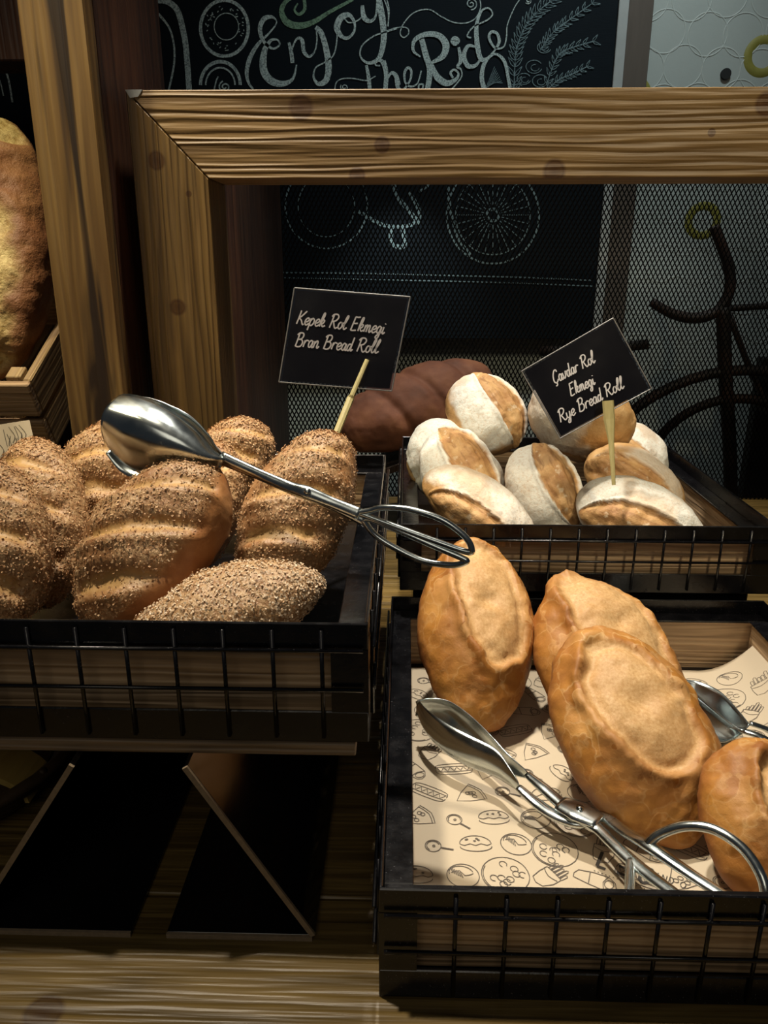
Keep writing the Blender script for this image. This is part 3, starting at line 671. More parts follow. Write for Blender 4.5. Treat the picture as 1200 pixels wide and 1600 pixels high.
def bread(name, kind, mat, u, v, y, ang, tau, nrm, L, W, T, seed, label, cat, group, split=None, off=(0, 0, 0), **k):
    P, fs, A, Nn = bread_shape(L, W, T, kind, seed, **k)
    c = AY(u, v, y) + Vector(off); mw = Matrix.Translation(c) @ frame_axes(ang, tau, nrm).to_4x4()
    if split:                                            # the torn opening is a part of its own
        am = A[:, 0]; inn = [f for f in fs if sum(am[i] for i in f)/len(f) > .5]; out = [f for f in fs if sum(am[i] for i in f)/len(f) <= .5]
        def sub(ff):
            used = sorted({i for f in ff for i in f}); mp = {q: n_ for n_, q in enumerate(used)}
            return P[used], [tuple(mp[i] for i in f) for f in ff], A[used]
        o = link(name, put_mesh(name, *sub(out), mat)); o.matrix_world = mw
        if inn: link(split, put_mesh(split, *sub(inn), mat), None, o)
    else:
        o = link(name, put_mesh(name, P, fs, A, mat)); o.matrix_world = mw
    if kind == 'bran':
        rng = np.random.default_rng(int(seed*100)+5); n = k.get('flakes', 7000)
        ids = rng.integers(1, len(P)-1, n*3); wgt = np.sqrt(np.maximum(0, 1-(P[ids, 0]/(L/2))**2)); ids = ids[(rng.random(n*3) < A[ids, 1]*np.clip(wgt+.25, 0, 1))][:n]
        pos = P[ids] + rng.normal(0, .0007, (len(ids), 3)); nn_ = Nn[ids] + rng.normal(0, .28, (len(ids), 3)); nn_ /= np.linalg.norm(nn_, axis=1)[:, None]
        pos = pos + Nn[ids]*rng.uniform(.0001, .0009, (len(ids), 1))
        rv = rng.normal(0, 1, (len(ids), 3)); t1 = np.cross(nn_, rv); t1 /= np.linalg.norm(t1, axis=1)[:, None]; t2 = np.cross(nn_, t1)
        s1 = rng.uniform(.00045, .00105, (len(ids), 1)); s2 = s1*rng.uniform(.45, .9, (len(ids), 1))
        V = np.stack([pos-t1*s1-t2*s2*.6, pos+t1*s1*.7-t2*s2, pos+t1*s1+t2*s2*.7+nn_*.0004, pos-t1*s1*.6+t2*s2+nn_*.0003], 1).reshape(-1, 3)
        me = bpy.data.meshes.new('flakes'); me.from_pydata(V.tolist(), [], [(4*i, 4*i+1, 4*i+2, 4*i+3) for i in range(len(ids))]); me.update(); me.materials.append(M['bran_flake_pale' if k.get('pale') else 'bran_flake'])
        fo = link('bran_coating', me, None, o); tag(fo, kind='stuff')
    return tag(o, label, cat, group)
GW, GB, GR = 'white rolls on printed paper', 'bran rolls in the raised tray', 'rye rolls in the back tray'
def white(u, v, y, ang, tau, nrm, L, W, T, seed, label, **k): return bread('white_roll', 'white', M['white_roll_crust'], u, v, y, ang, tau, nrm, L, W, T, seed, label, 'bread roll', GW, 'torn_bloom', **k)
def bran(u, v, y, ang, tau, nrm, L, W, T, seed, label, **k): return bread('bran_roll', 'bran', M['bran_roll_crust'], u, v, y, ang, tau, nrm, L, W, T, seed, label, 'bread roll', GB, **k)
def rye(u, v, y, ang, tau, nrm, L, W, T, seed, label, **k): return bread('rye_roll', 'rye', M['rye_roll_crust'], u, v, y, ang, tau, nrm, L, W, T, seed, label, 'bread roll', GR, 'cut_opening', e=k.pop('e', .5), **k)

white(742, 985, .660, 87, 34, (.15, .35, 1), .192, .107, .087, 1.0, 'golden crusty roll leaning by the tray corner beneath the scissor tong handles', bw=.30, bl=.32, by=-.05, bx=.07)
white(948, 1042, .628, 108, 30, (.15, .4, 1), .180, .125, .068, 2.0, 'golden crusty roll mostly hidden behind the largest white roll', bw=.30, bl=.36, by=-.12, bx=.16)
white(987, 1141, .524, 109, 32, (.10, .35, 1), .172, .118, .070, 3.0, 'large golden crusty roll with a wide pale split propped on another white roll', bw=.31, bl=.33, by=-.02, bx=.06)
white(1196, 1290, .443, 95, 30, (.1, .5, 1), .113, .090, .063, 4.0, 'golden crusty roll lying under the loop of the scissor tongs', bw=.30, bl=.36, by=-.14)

bran(-8, 852, .515, 104, 20, (.15, .3, 1), .129, .082, .072, 11.0, 'bran roll with dense flakes at the end of the tray by the wooden post', slant=-.4)
bran(62, 812, .590, 106, 22, (-.1, .35, 1), .149, .080, .072, 12.0, 'upright bran roll leaning between its neighbours beneath the wooden crate', slant=-.45)
bran(172, 740, .672, 70, 25, (.0, .5, 1), .125, .085, .07, 13.0, 'bran roll tucked behind the scoop of the steel tongs', slant=.5)
bran(278, 812, .618, 62, 24, (-.1, .5, 1), .162, .095, .072, 14.0, 'bran roll squeezed behind the broad scored bran roll', slant=.5)
bran(243, 846, .512, 58, 22, (-.22, .35, 1), .146, .096, .079, 15.0, 'broad bran roll with three deep cuts under the tong scoop', slant=.62, cuts=(-.33, -.04, .24), side=.95, low=-.05)
bran(352, 735, .735, 55, 25, (.1, .6, 1), .126, .082, .077, 16.0, 'smooth ended bran roll standing behind the tong shaft', slant=.5, low=.1)
bran(466, 800, .585, 68, 26, (-.05, .4, 1), .156, .084, .072, 17.0, 'tall bran roll pierced by the stick of the Bran Bread Roll sign', slant=.35, cuts=(-.22, .02, .3))
bran(356, 957, .455, 17, 6, (.0, .9, .8), .129, .062, .048, 18.0, 'pale flaky bran roll lying flat along the front rim of the tray', slant=.7, cuts=(), low=-.6, bald=.15, flakes=8000, pale=1)

rye(757, 650, 1.010, 118, 15, (.20, .75, .6), .119, .111, .087, 21.0, 'round floury rye roll on top of the pile beside the dark loaf', bw=.25, by=-.08, flo=.05)
rye(908, 652, .968, 160, 8, (-.15, -.5, .8), .134, .106, .086, 22.0, 'bare golden rye roll behind the Rye Bread Roll sign', flour=.75, flo=.75, fx=.9, bw=.12, by=.46)
rye(692, 718, .970, 112, 18, (-.55, .5, .8), .115, .089, .078, 23.0, 'white floured rye roll half hidden at the tray corner under the round top roll', bw=.10, by=.5, flo=-.9)
rye(722, 742, .905, 122, 20, (-.05, .6, 1), .130, .093, .081, 24.0, 'floury rye roll with a long brown split below the round top roll', bw=.25, by=-.06, flo=-.3)
rye(745, 795, .798, 146, 8, (.0, .9, .7), .135, .082, .064, 25.0, 'pale smooth rye roll behind the tray rim near the tong handles', bw=.16, by=.42, flo=.35, flour=.8)
rye(851, 768, .856, 112, 20, (-.05, .5, 1), .115, .084, .078, 26.0, 'floury rye roll with wide brown split in the middle of the pile', bw=.27, by=-.13, flo=-.15)
rye(990, 762, .900, 142, 12, (.15, .6, 1), .130, .089, .081, 27.0, 'brown rye roll with thin flour strip behind the stick of the sign', bw=.24, by=.20, flo=.45, flour=.6)
rye(1000, 812, .802, 158, 8, (.20, .32, 1), .140, .088, .066, 28.0, 'rye roll with brown split and thick white flour edge pierced by the sign stick', bw=.27, by=.27, flo=-.9)
rye(985, 708, 1.020, 140, 10, (.35, .6, .6), .105, .086, .081, 29.0, 'white floured rye roll peeping out at the far right of the pile', bw=.10, by=.4, flo=-1.0)

# big loaf in a tilted crate, dark loaf behind the trays
def loaf(name, u, v, y, ang, tau, nrm, L, W, T, seed, mat, label, **k):
    P, fs, A, Nn = bread_shape(L, W, T, 'big', seed, **k); o = link(name, put_mesh(name, P, fs, A, mat))
    o.matrix_world = Matrix.Translation(AY(u, v, y)) @ frame_axes(ang, tau, nrm).to_4x4(); return tag(o, label, 'bread loaf')
loaf('country_loaf', -30, 385, .985, 96, 10, (-.15, .1, 1), .345, .190, .15, 41.0, M['big_loaf_crust'], 'large rustic loaf with torn yellow crust standing in the wooden crate', bw=.52, lump=1.0, e=.45)
stand = tag(empty('loaf_stand', (.0, 1.235, 0)), 'dark wooden block stand behind the trays under the dark loaf', 'stand')
lc = AY(652, 636, 1.235); lt = lambda x: lc.z - .068 + (x-lc.x)*math.tan(R(21))
prism_y('top_board', [(-.09, lt(-.09)-.012), (.13, lt(.13)-.012), (.13, lt(.13)), (-.09, lt(-.09))], -.055, .055, M['dark_wood'], stand)
box('side', (-.08, -.065, -.055, .055, 0, lt(-.08)-.0125), M['dark_wood'], stand); box('side', (.10, .115, -.055, .055, 0, lt(.10)-.0125), M['dark_wood'], stand)
loaf('dark_loaf', 652, 636, 1.235, 21, 4, (.0, .55, .8), .262, .135, .125, 42.0, M['dark_loaf_crust'], 'long dark reddish loaf lying behind the trays in front of the mesh screen', burst=0.0, cuts=(-.2, .05, .3), e=.42)

ct = Vector((-.415, .85, .283))
crate = tag(empty('wooden_crate', (-.535, .921, .187), (R(27), 0, 0)), 'small pale wooden slat crate tipped forward beside the dark stained post', 'crate')
crh = .118
for zz in (.0, .052): box('slat', (.110, .120, -.012, .26, zz+.022, zz+.066), M['crate_wood'], crate, .0015)
for zz in (.0, .052): box('slat', (-.240, .120, -.022, -.0125, zz+.022, zz+.066), M['panel_wood'], crate, .0015)
for zz in (.0, .052): box('slat', (-.250, -.240, -.012, .26, zz+.022, zz+.066), M['crate_wood'], crate, .0015)
box('corner_block', (.092, .1095, -.0115, .008, .0, .122), M['crate_wood'], crate, .001); box('corner_block', (-.2395, -.222, -.0115, .008, .0, .122), M['crate_wood'], crate, .001)
for i in range(5): box('slat', (-.24+i*.068, -.24+i*.068+.062, -.012, .26, .010, .0195), M['crate_wood'], crate, .001)
box('back_board', (-.25, .12, .2605, .270, .0, .12), M['panel_wood'], crate, .001)
cs_ = tag(empty('crate_stand', (-.535, .98, 0)), 'dark wooden support under the tipped crate', 'stand')
box('support', (-.12, .11, -.05, -.03, 0, .186), M['dark_wood'], cs_); box('support', (-.12, .11, .14, .16, 0, .283), M['dark_wood'], cs_)

pq = [AY(-30, 668, .838), AY(46, 656, .842), AY(58, 705, .832), AY(-30, 725, .830)]; pb_ = pq[3].copy()
lin = tag(empty('crate_liner', pb_), 'crumpled printed paper hanging out below the wooden crate', 'paper')
def lin_p(a, b): q = (pq[0]*(1-a)+pq[1]*a)*(1-b)+(pq[3]*(1-a)+pq[2]*a)*b; return q-pb_+Vector((0, -.003*math.sin(a*9)*b, 0))
vs = [lin_p(i/10, j/6) for i in range(11) for j in range(7)]; fs = [(i*7+j, i*7+j+7, i*7+j+8, i*7+j+1) for i in range(10) for j in range(6)]
link('sheet', from_py(vs, fs, smooth=True), M['paper'], lin)
rl = random.Random(5); vs, fs = merge([ribbon([lin_p(x, y), lin_p(min(1, x+rl.uniform(-.1, .12)), min(.95, y+.3)), lin_p(x+.03, min(.98, y+.5))], .0007, (0, -1, 0), .0006, 3) for x, y in [(rl.uniform(.1, .85), rl.uniform(.05, .5)) for _ in range(14)]])
link('printed_drawings', from_py(vs, fs), M['print_ink'], lin)

# ------------------------------------------------------------------ printed paper in the front tray
FX0, FX1, FY0, FY1, FZ = .0015, .3575, .3645, .7325, .0108
pp = tag(empty('printed_paper', (.18, .55, FZ)), 'cream greaseproof paper with food drawings lining the tray of white rolls', 'paper')
def paper_z(x, y):
    z = .0006*math.sin(x*31+y*17)+.0006*math.sin(y*43-x*9)+.0012
    rx = x-(FX1-.055); z += (max(rx, 0)**2)*11.0*(.35+.65*min(1, max(0, (y-.45)/.2)))
    return z
N1, N2 = 60, 60; vs = []; fs = []
for i in range(N1+1):
    for j in range(N2+1):
        x = FX0+(FX1-FX0)*i/N1; y = FY0+(FY1-.012-FY0)*j/N2; vs.append((x-.18, y-.55, paper_z(x, y)))
for i in range(N1):
    for j in range(N2): a = i*(N2+1)+j; fs.append((a, a+N2+1, a+N2+2, a+1))
link('sheet', from_py(vs, fs, smooth=True), M['paper'], pp)
rnd = random.Random(11)
def doodle(kind):
    s = []
    E = lambda cx, cy, rx, ry, a0=0, a1=360, n=14: s.append([(cx+rx*math.cos(R(a0+(a1-a0)*i/n)), cy+ry*math.sin(R(a0+(a1-a0)*i/n))) for i in range(n+1)])
    if kind == 'pizza':
        E(0, 0, 1, 1); E(0, 0, .93, .93, 200, 330)
        for i in range(9): E(rnd.uniform(-.55, .55), rnd.uniform(-.6, .6), .17, .15, rnd.uniform(0, 90), rnd.uniform(250, 400), 7)
    elif kind == 'hotdog':
        for q in (-1, 1): s.append([(-.95, .05*q), (-.9, .3*q), (-.5, .42*q), (.5, .42*q), (.9, .3*q), (.95, .05*q)])
        s.append([(-.85+.17*i, .16*(-1)**i) for i in range(11)]); s.append([(-.9, .18), (0, .22), (.9, .18)]); s.append([(-.9, -.18), (0, -.22), (.9, -.18)])
    elif kind == 'burger':
        E(0, .1, .85, .6, 0, 180); s.append([(-.85, .1), (-.6, -.02), (-.3, .1), (0, -.02), (.3, .1), (.6, -.02), (.85, .1)]); E(0, -.1, .85, .35, 180, 360)
        for i in range(5): E(rnd.uniform(-.5, .5), rnd.uniform(.25, .5), .06, .04, n=5)
    elif kind == 'fries':
        s.append([(-.5, .2), (-.35, -.8), (.35, -.8), (.5, .2), (-.5, .2)])
        for i in range(5): x = -.4+.2*i; q = rnd.uniform(.5, .95); s.append([(x, .2), (x-.03, q), (x+.12, q), (x+.12, .2)])
        s.append([(-.46, 0), (0, -.15), (.46, 0)])
    elif kind == 'slice':
        s.append([(-.8, .5), (0, .75), (.8, .5)]); s.append([(-.75, .45), (0, -.95), (.75, .45)]); s.append([(-.7, .4), (0, .6), (.7, .4)])
        for i in range(4): E(rnd.uniform(-.3, .3), rnd.uniform(-.3, .3), .13, .12, n=7)
    elif kind == 'bowl':
        E(0, 0, .8, .75); E(-.1, .15, .6, .45, 20, 200); s.append([(-.6, .1), (-.2, .3), (.1, 0), (.5, .2)])
        for i in range(6): s.append([(-.65+.1*i, .45-.05*i), (-.5+.1*i, .1-.05*i)])
    elif kind == 'wrap':
        s.append([(-.9, -.3), (.5, -.45), (.95, -.1), (.5, .4), (-.8, .2), (-.9, -.3)]); s.append([(.5, -.45), (.35, 0), (.5, .4)]); s.append([(-.2, -.38), (-.3, .3)]); E(.62, -.02, .2, .25, n=8)
    else:
        E(0, 0, .5, .5); E(0, 0, .4, .4, 30, 250); E(.05, 0, .08, .08, n=6); s.append([(.5, .02), (1.3, .08)]); s.append([(.5, -.06), (1.3, 0)])
    return s
parts, bold = [], []
kinds = ['pizza', 'hotdog', 'burger', 'fries', 'slice', 'bowl', 'wrap', 'pan']; q = 0
def on_paper(x, y, l=.0004): return Vector((x-.18, y-.55, paper_z(x, y)+l))
for i in range(12):
    for j in range(12):
        x = FX0+.014+i*.0298+(.008 if j % 2 else -.004)+rnd.uniform(-.003, .003); y = FY0+.012+j*.0290+rnd.uniform(-.003, .003)
        kd = kinds[(i*3+j*5) % 8]; sz = {'pizza': .0165, 'hotdog': .0160, 'burger': .0135, 'fries': .0145, 'slice': .0145, 'bowl': .0140, 'wrap': .0155, 'pan': .0115}[kd]; an = rnd.uniform(-1.2, .3)
        if (x-.118)**2+(y-.386)**2 < .026**2 or (.10 < x < .20 and abs(y-(.386-(x-.118)*.45)) < .022): continue
        if x < FX0+.006 or x > FX1-.010 or y < FY0+.006 or y > FY1-.03: continue
        for stq in doodle(kd):
            P = [on_paper(x+sz*(a*math.cos(an)-b*math.sin(an)), y+sz*(a*math.sin(an)+b*math.cos(an))) for a, b in stq]
            P = [Vector((min(max(p_.x, FX0-.18+.001), FX1-.18-.001), min(max(p_.y, FY0-.55+.001), FY1-.55-.014), p_.z)) for p_ in P]
            parts.append(ribbon(P, .00062, (0, 0, 1), 0, 2))
vs, fs = merge(parts); link('printed_drawings', from_py(vs, fs), M['print_ink'], pp)

# ------------------------------------------------------------------ stroke lettering
GL = {
 'K': (.56, [[(.14,1),(.09,.5),(.02,0)], [(.56,1),(.3,.65),(.1,.45)], [(.1,.45),(.3,.3),(.46,.0),(.54,.06)]]),
 'e': (.36, [[(.05,.22),(.22,.26),(.32,.40),(.24,.52),(.10,.42),(.05,.18),(.16,.0),(.38,.14)]]),
 'p': (.42, [[(.08,.52),(.05,.1),(.0,-.36)], [(.06,.3),(.2,.52),(.34,.42),(.32,.15),(.18,.0),(.06,.08)]]),
 'k': (.44, [[(.05,.2),(.22,.7),(.24,.98),(.16,.95),(.08,.5),(.04,0)], [(.06,.25),(.2,.5),(.32,.46),(.26,.28),(.12,.25)], [(.14,.25),(.26,.02),(.44,.12)]]),
 'R': (.58, [[(.14,.98),(.09,.5),(.02,0)], [(.0,.82),(.15,1.0),(.4,1.0),(.5,.8),(.36,.56),(.12,.48)], [(.2,.5),(.36,.1),(.46,.0),(.58,.1)]]),
 'o': (.38, [[(.2,.5),(.07,.36),(.06,.1),(.18,.0),(.31,.14),(.31,.38),(.2,.5),(.3,.42),(.42,.46)]]),
 'l': (.28, [[(.0,.15),(.18,.6),(.26,.92),(.2,1.0),(.11,.7),(.08,.2),(.15,.0),(.32,.15)]]),
 'E': (.54, [[(.16,1),(.1,.5),(.03,.0)], [(.16,1),(.34,.98),(.52,1.02)], [(.1,.52),(.26,.52),(.42,.56)], [(.03,0),(.2,.0),(.42,.04)]]),
 'm': (.56, [[(.07,.5),(.03,0)], [(.04,.25),(.16,.5),(.23,.42),(.2,0)], [(.21,.25),(.33,.5),(.41,.42),(.4,.08),(.46,.0),(.56,.14)]]),
 'g': (.42, [[(.32,.44),(.18,.52),(.05,.3),(.1,.04),(.24,.08),(.34,.48)], [(.34,.48),(.31,.0),(.24,-.32),(.12,-.38),(.07,-.26),(.2,-.08),(.44,.14)]]),
 'i': (.22, [[(.08,.5),(.06,.12),(.12,.0),(.24,.14)], [(.13,.70),(.14,.76)]]),
 'B': (.56, [[(.14,.98),(.09,.5),(.02,0)], [(.0,.84),(.15,1.0),(.38,1.0),(.45,.8),(.34,.58),(.12,.52)], [(.12,.52),(.36,.52),(.48,.32),(.4,.06),(.2,-.02),(.0,.04)]]),
 'r': (.34, [[(.08,.5),(.03,0)], [(.05,.25),(.16,.48),(.26,.5),(.36,.44)]]),
 'a': (.40, [[(.3,.42),(.18,.52),(.05,.32),(.07,.06),(.2,.04),(.32,.44)], [(.33,.5),(.29,.12),(.34,.0),(.44,.14)]]),
 'n': (.42, [[(.07,.5),(.03,0)], [(.04,.25),(.18,.5),(.28,.44),(.26,.08),(.32,.0),(.42,.14)]]),
 'd': (.42, [[(.28,.42),(.16,.5),(.04,.3),(.06,.05),(.18,.03),(.3,.4)], [(.38,1.0),(.32,.5),(.29,.1),(.34,.0),(.44,.14)]]),
 'C': (.52, [[(.5,.8),(.44,.98),(.28,.96),(.1,.62),(.06,.2),(.2,.0),(.36,.06),(.48,.22)]]),
 'Ç': (.52, [[(.5,.8),(.44,.98),(.28,.96),(.1,.62),(.06,.2),(.2,.0),(.36,.06),(.48,.22)], [(.22,0),(.28,-.12),(.2,-.22),(.1,-.2)]]),
 'v': (.40, [[(.03,.5),(.09,.1),(.16,.02),(.28,.2),(.32,.5),(.42,.44)]]),
 'y': (.42, [[(.06,.5),(.06,.14),(.16,.04),(.28,.16),(.34,.5)], [(.34,.5),(.3,.0),(.22,-.32),(.1,-.36),(.07,-.24),(.2,-.06),(.44,.14)]]),
 'L': (.5, [[(.05,1),(.05,0)], [(.05,0),(.45,0)]]), 'A': (.6, [[(.0,0),(.27,1)], [(.27,1),(.54,0)], [(.1,.35),(.44,.35)]]), 'N': (.62, [[(.05,0),(.05,1)], [(.05,1),(.5,0)], [(.5,0),(.5,1)]]),
 'D': (.62, [[(.05,0),(.05,1)], [(.05,1),(.35,.95),(.52,.5),(.35,.05),(.05,0)]]), 'O': (.7, [[(.3,1),(.05,.7),(.05,.3),(.3,0),(.55,.3),(.55,.7),(.3,1)]]), '=': (.6, [[(0,.95),(.5,.95)], [(0,.5),(.5,.5)], [(0,.05),(.5,.05)]]), ' ': (.34, []), '.': (.2, [[(.05,0),(.08,.06)]])}
def text_strokes(txt, place, width_px, slant=.18):
    """place(x, y) maps text units (cap height 1) to a point; returns stroke meshes"""
    x = 0; out = []
    for ch in txt:
        adv, ss = GL[ch]
        for s in ss: out.append([place(x+a+slant*b, b) for a, b in s])
        x += adv
    return out, x
def text_len(txt): return sum(GL[c][0] for c in txt)

# logo lettering on the paper
b0, b1 = AZ(931, 1352, .0118), AZ(1040, 1392, .0118); dx = (b1-b0).normalized(); dz = Vector((-dx.y, dx.x, 0))
def pl_(o, s): return lambda x, y: on_paper(*(o+dx*x*s+dz*y*s).xy, .0005)
for txt, o, s, wd in (('L=C', b0, .0150, .0024),):
    x = 0
    for ch in txt:
        for stq in GL[ch][1]: bold.append(ribbon([pl_(o, s)(x+a, b) for a, b in stq], wd, (0, 0, 1), 0, 4))
        x += .95
o2 = AZ(1022, 1372, .0118); x = 0
for ch in 'AND O':
    for stq in GL[ch][1]: bold.append(ribbon([pl_(o2, .006)(x+a, b) for a, b in stq], .0006, (0, 0, 1), 0, 3))
    x += GL[ch][0]+.15
for i in range(16):
    c = b0 + dx*(.0026*i) - dz*.005; bold.append(ribbon([on_paper(c.x, c.y, .0005), on_paper(c.x+dx.x*.0009, c.y+dx.y*.0009, .0005)], .0006, (0, 0, 1), 0, 1))
vs, fs = merge(bold); link('printed_lettering', from_py(vs, fs), M['bold_ink'], pp)

# ------------------------------------------------------------------ name cards on sticks
def card(name, corners, lines, stick, stick_r, label, ink, wpx):
    tl_, tr_, br_, bl_ = corners
    c = (tl_+tr_+br_+bl_)/4; n = (tr_-tl_).cross(bl_-tl_).normalized()
    if n.y > 0: n = -n
    base = stick[0]; r = tag(empty(name, base), label, 'sign')
    def slab(nm, cs, t0, t1, mat, par):
        vs = [q-base+n*t0 for q in cs]+[q-base+n*t1 for q in cs]; fs = [(0,1,2,3),(7,6,5,4)]+[(i,i+4,(i+1)%4+4,(i+1)%4) for i in range(4)]
        me = from_py(vs, fs); bm = bmesh.new(); bm.from_mesh(me); me = from_bm(bm); return link(nm, me, mat, par)
    inn = [q+(c-q)*.045 for q in corners]
    cd = slab('card', inn, -.0002, .0002, M['card_black'], r); slab('laminate', corners, -.0006, -.00025, M['laminate'], r)
    ed = []
    for i in range(4): ed.append(tube([corners[i]-base, corners[(i+1) % 4]-base], .0006, 6, 1))
    vs, fs = merge(ed); link('laminate_edge', from_py(vs, fs), M['laminate_edge'], r)
    strokes = []
    for txt, a, b, cap in lines:                 # baseline from a to b, cap height in metres
        ln = text_len(txt); ex = (b-a)/ln; ey = n.cross((b-a).normalized())*cap
        if ey.z < 0: ey = -ey
        ss, _ = text_strokes(txt, lambda x, y: a-base+ex*x+ey*y, 1)
        strokes += [ribbon(s, wpx, n, .0006+.00001*i_, 5) for i_, s in enumerate(ss)]
    vs, fs = merge(strokes); link('lettering', from_py(vs, fs), ink, cd)
    pts = [q-base for q in stick]; vs, fs = tube(pts, stick_r, 8, 1, flat=.45, ref=n); link('stick', from_py(vs, fs), M['bamboo'], r)
    return r
k = NT('laminate_edge', .3); M['laminate_edge'] = k.out((.22, .22, .22))
def onplane(u, v, c0, n): q = ray(u, v); return EYE + q*((c0-EYE).dot(n)/q.dot(n))
C = [AY(460, 450, .705), AY(641, 464, .700), AY(612, 611, .690), AY(436, 597, .695)]; n_ = (C[1]-C[0]).cross(C[3]-C[0]).normalized(); s_ = depth(C[0])/F
op = lambda u, v: onplane(u, v, C[0], n_)
card('name_card', C, [('Kepek Rol Ekmegi', op(463, 506), op(600, 522), .0118), ('Bran Bread Roll', op(461, 541), op(590, 552), .0118)],
     [AY(514, 706, .640), AY(548, 622, .672), AY(550, 618, .672), AY(574, 562, .687)], [.0030, .0032, .0022, .0020], 'black card reading Kepek Rol Ekmegi Bran Bread Roll on a bamboo stick', M['card_ink_dim'], .00125)
C = [AY(815, 580, .805), AY(958, 497, .815), AY(1018, 607, .805), AY(875, 685, .795)]; n_ = (C[1]-C[0]).cross(C[3]-C[0]).normalized(); op2 = lambda u, v: onplane(u, v, C[0], n_)
card('name_card', C, [('Çavdar Rol', op2(866, 600), op2(930, 566), .0125), ('Ekmegi', op2(892, 619), op2(930, 600), .0125), ('Rye Bread Roll', op2(876, 660), op2(975, 606), .0125)],
     [AY(959, 758, .765), AY(955, 690, .778), AY(952, 655, .785), AY(950, 626, .789)], [.0020, .0030, .0058, .0058], 'tilted black card reading Çavdar Rol Ekmegi Rye Bread Roll on a flat pick', M['card_ink'], .00130)

# ------------------------------------------------------------------ scissor tongs
def patch(name, fn, nu, nv, mat, parent, thick=.0008):
    vs = [fn(i/nu, j/nv) for i in range(nu+1) for j in range(nv+1)]; fs = [(i*(nv+1)+j, (i+1)*(nv+1)+j, (i+1)*(nv+1)+j+1, i*(nv+1)+j+1) for i in range(nu) for j in range(nv)]
    o = link(name, from_py(vs, fs, smooth=True), mat, parent); m = o.modifiers.new('thickness', 'SOLIDIFY'); m.thickness = thick; m.offset = 0; return o
def lerp_path(pts, s):
    P = smooth_path(pts, 8); t = s*(len(P)-1); i = min(int(t), len(P)-2); return P[i]+(P[i+1]-P[i])*(t-i)
# 1: lying across the bran rolls, handles out over the next tray
yl = lambda u: .572 - (u-165)/(735-165)*.076
def t1(u, v, dy=0): return AY(u, v, yl(u)+dy)
g1 = tag(empty('scissor_tongs', t1(480, 770)), 'steel scissor tongs with a scoop end lying across the bran rolls', 'tongs'); B = g1.location.copy()
def tp(name, pts, r, par, base, flat=1.0, ref=None, n=6, sides=10):
    vs, fs = tube([Vector(p)-base for p in pts], r, sides, n, flat=flat, ref=ref); return link(name, from_py(vs, fs, smooth=True), M['steel'], par)
def scoop(top, bot, bulge, dy):
    def fn(s, w):
        a = Vector((*lerp_path([(x, y, 0) for x, y in top], s).xy, 0)); b = Vector((*lerp_path([(x, y, 0) for x, y in bot], s).xy, 0)); q = a+(b-a)*w
        p = t1(q.x, q.y, dy); return p + (-fw)*bulge*(math.sin(math.pi*w)**.8)*(math.sin(math.pi*min(1, s*.62+.02))**.7) - B
    return fn
top1 = [(352, 716), (334, 703), (312, 676), (284, 652), (248, 630), (214, 618), (192, 616)]
bot1 = [(350, 722), (334, 732), (305, 744), (275, 748), (240, 746), (200, 730), (167, 697)]
patch('blade', scoop(top1, bot1, .028, 0), 30, 20, M['steel'], g1)
top2 = [(354, 715), (338, 698), (325, 678), (300, 652), (268, 634), (235, 622), (200, 618)]
bot2 = [(350, 724), (332, 742), (300, 754), (258, 758), (218, 750), (188, 737), (165, 708)]
patch('blade', scoop(top2, bot2, -.016, .003), 30, 20, M['steel'], g1)
cr = -fw
tp('arm', [t1(345, 713), t1(400, 738), t1(450, 760), t1(480, 770, -.001), t1(520, 786), t1(562, 803)], [.0040, .0036, .0042, .0052, .0042, .0046], g1, B, .6, cr)
tp('arm', [t1(347, 719, .003), t1(405, 743, .004), t1(455, 764, .004), t1(490, 776, .004), t1(530, 794, .003), t1(572, 815, .002)], [.0040, .0034, .0040, .0046, .0040, .0044], g1, B, .6, cr)
rv = t1(480, 768, -.006); tp('rivet', [rv, rv-cr*.010], .0024, g1, B, n=1, sides=14)
tp('handle_loop', [t1(556, 800), t1(610, 820), t1(670, 842), t1(728, 862), t1(737, 858), t1(726, 838), t1(690, 812), t1(640, 796), t1(600, 793), t1(578, 798), t1(560, 801)], .0023, g1, B)
tp('handle_loop', [t1(568, 812), t1(582, 812), t1(630, 832), t1(680, 854), t1(722, 872), t1(728, 878), t1(705, 883), t1(660, 876), t1(615, 855), t1(585, 835), t1(568, 812)], .0023, g1, B)

# 2: lying in the front tray
def f2(u, v, z=.024): return AZ(u, v, z)
g2 = tag(empty('scissor_tongs', AZ(905, 1273, .0125)), 'steel scissor tongs with long spoon blades lying on the printed paper', 'tongs'); B2 = g2.location.copy()
upb = [(651, 1106), (676, 1106), (705, 1113), (735, 1133), (765, 1160), (795, 1190), (826, 1212)]
lob = [(651, 1106), (662, 1130), (690, 1158), (725, 1178), (768, 1196), (790, 1212), (812, 1232)]
def blade2(path, side):
    def fn(s, w):
        q = lerp_path([(x, y, 0) for x, y in path], s); p = f2(q.x, q.y, .046-.008*s)
        hh = .0130*(max(0.0, math.sin(math.pi*min(1, .10+s*.90)))**.8)+.0016; a = (w-.5)*2
        nrm = Vector((.57, .82, 0))*side
        return p + Vector((0, 0, a*hh)) + nrm*(a*a)*-.006*math.sin(math.pi*min(1, .1+s*.9)) - B2
    return fn
patch('blade', blade2(upb, 1), 30, 12, M['steel'], g2); patch('blade', blade2(lob, -1), 30, 12, M['steel'], g2)
Z = Vector((0, 0, 1))
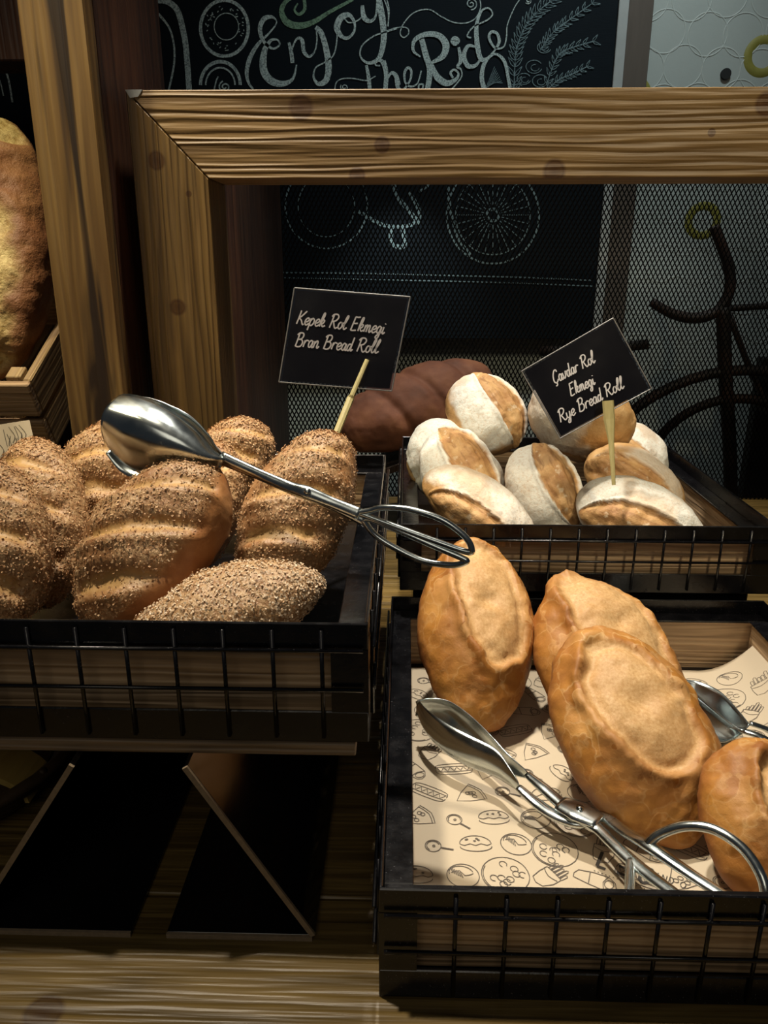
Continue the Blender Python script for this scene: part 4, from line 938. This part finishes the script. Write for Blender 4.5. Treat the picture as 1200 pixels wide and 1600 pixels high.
tp('arm', [f2(824, 1210, .038), f2(850, 1232, .037), f2(880, 1258, .036), f2(908, 1276, .036), f2(935, 1296, .035), f2(960, 1320, .036), f2(1000, 1356, .038), f2(1085, 1420, .044)], [.0034, .0052, .0054, .0070, .0050, .0050, .0052, .0046], g2, B2, .55, Z)
tp('arm', [f2(810, 1230, .038), f2(840, 1256, .034), f2(870, 1275, .031), f2(905, 1284, .031), f2(940, 1276, .034), f2(980, 1302, .042), f2(1015, 1322, .050), f2(1085, 1370, .050), f2(1160, 1418, .048)], [.0034, .0052, .0054, .0066, .0050, .0050, .0052, .0046, .0046], g2, B2, .55, Z)
q = AZ(905, 1274, .034); tp('pivot_plate', [q+Vector((-.012, .010, .0028)), q+Vector((.0, .0, .0032)), q+Vector((.012, -.010, .0028))], [.0085, .0120, .0085], g2, B2, .26, Z, n=4)
tp('rivet', [q, q+Vector((0, 0, .0078))], [.0032, .0026], g2, B2, n=1, sides=14)
tp('handle_loop', [f2(1012, 1320, .050), f2(1030, 1304, .058), f2(1070, 1291, .068), f2(1115, 1296, .072), f2(1160, 1325, .070), f2(1190, 1370, .062), f2(1196, 1410, .051), f2(1185, 1440, .040), f2(1160, 1418, .048)], .0034, g2, B2)
tp('handle_loop', [f2(985, 1346, .037), f2(984, 1380, .038), f2(984, 1410, .038), f2(1010, 1436, .036), f2(1060, 1440, .036), f2(1085, 1420, .044)], .0032, g2, B2)

# 3: only the spoon ends show behind the largest white roll
g3 = tag(empty('scissor_tongs', AZ(1165, 1140, .0125)), 'steel tongs with deep spoon blades half hidden behind the largest white roll', 'tongs'); B3 = g3.location.copy()
def spoon3(path_a, path_b, z, bul):
    def fn(s, w):
        a = lerp_path([(x, y, 0) for x, y in path_a], s); b = lerp_path([(x, y, 0) for x, y in path_b], s); q = a+(b-a)*w; p = AZ(q.x, q.y, z)
        return p + Vector((0, 0, -bul*math.sin(math.pi*w)*math.sin(math.pi*min(1, .08+s*.9)))) - B3
    return fn
patch('blade', spoon3([(1060, 1062), (1090, 1064), (1125, 1080), (1152, 1108), (1172, 1132)], [(1062, 1066), (1085, 1082), (1115, 1108), (1142, 1130), (1160, 1142)], .046, .016), 24, 14, M['steel'], g3)
patch('blade', spoon3([(1062, 1070), (1085, 1086), (1115, 1112), (1142, 1134), (1160, 1144)], [(1066, 1100), (1085, 1130), (1108, 1155), (1135, 1158), (1160, 1146)], .036, .010), 24, 14, M['steel'], g3)
tp('arm', [AZ(1155, 1140, .042), AZ(1190, 1152, .042), AZ(1240, 1180, .034), AZ(1300, 1215, .026)], [.003, .0036, .004, .004], g3, B3, .6, Z)
tp('arm', [AZ(1172, 1130, .046), AZ(1200, 1140, .042), AZ(1250, 1162, .034), AZ(1310, 1192, .026)], [.003, .0034, .004, .004], g3, B3, .6, Z)
tp('handle_loop', [AZ(1300, 1215, .026), AZ(1340, 1250, .022), AZ(1400, 1260, .020), AZ(1390, 1225, .022), AZ(1310, 1192, .026)], .003, g3, B3)
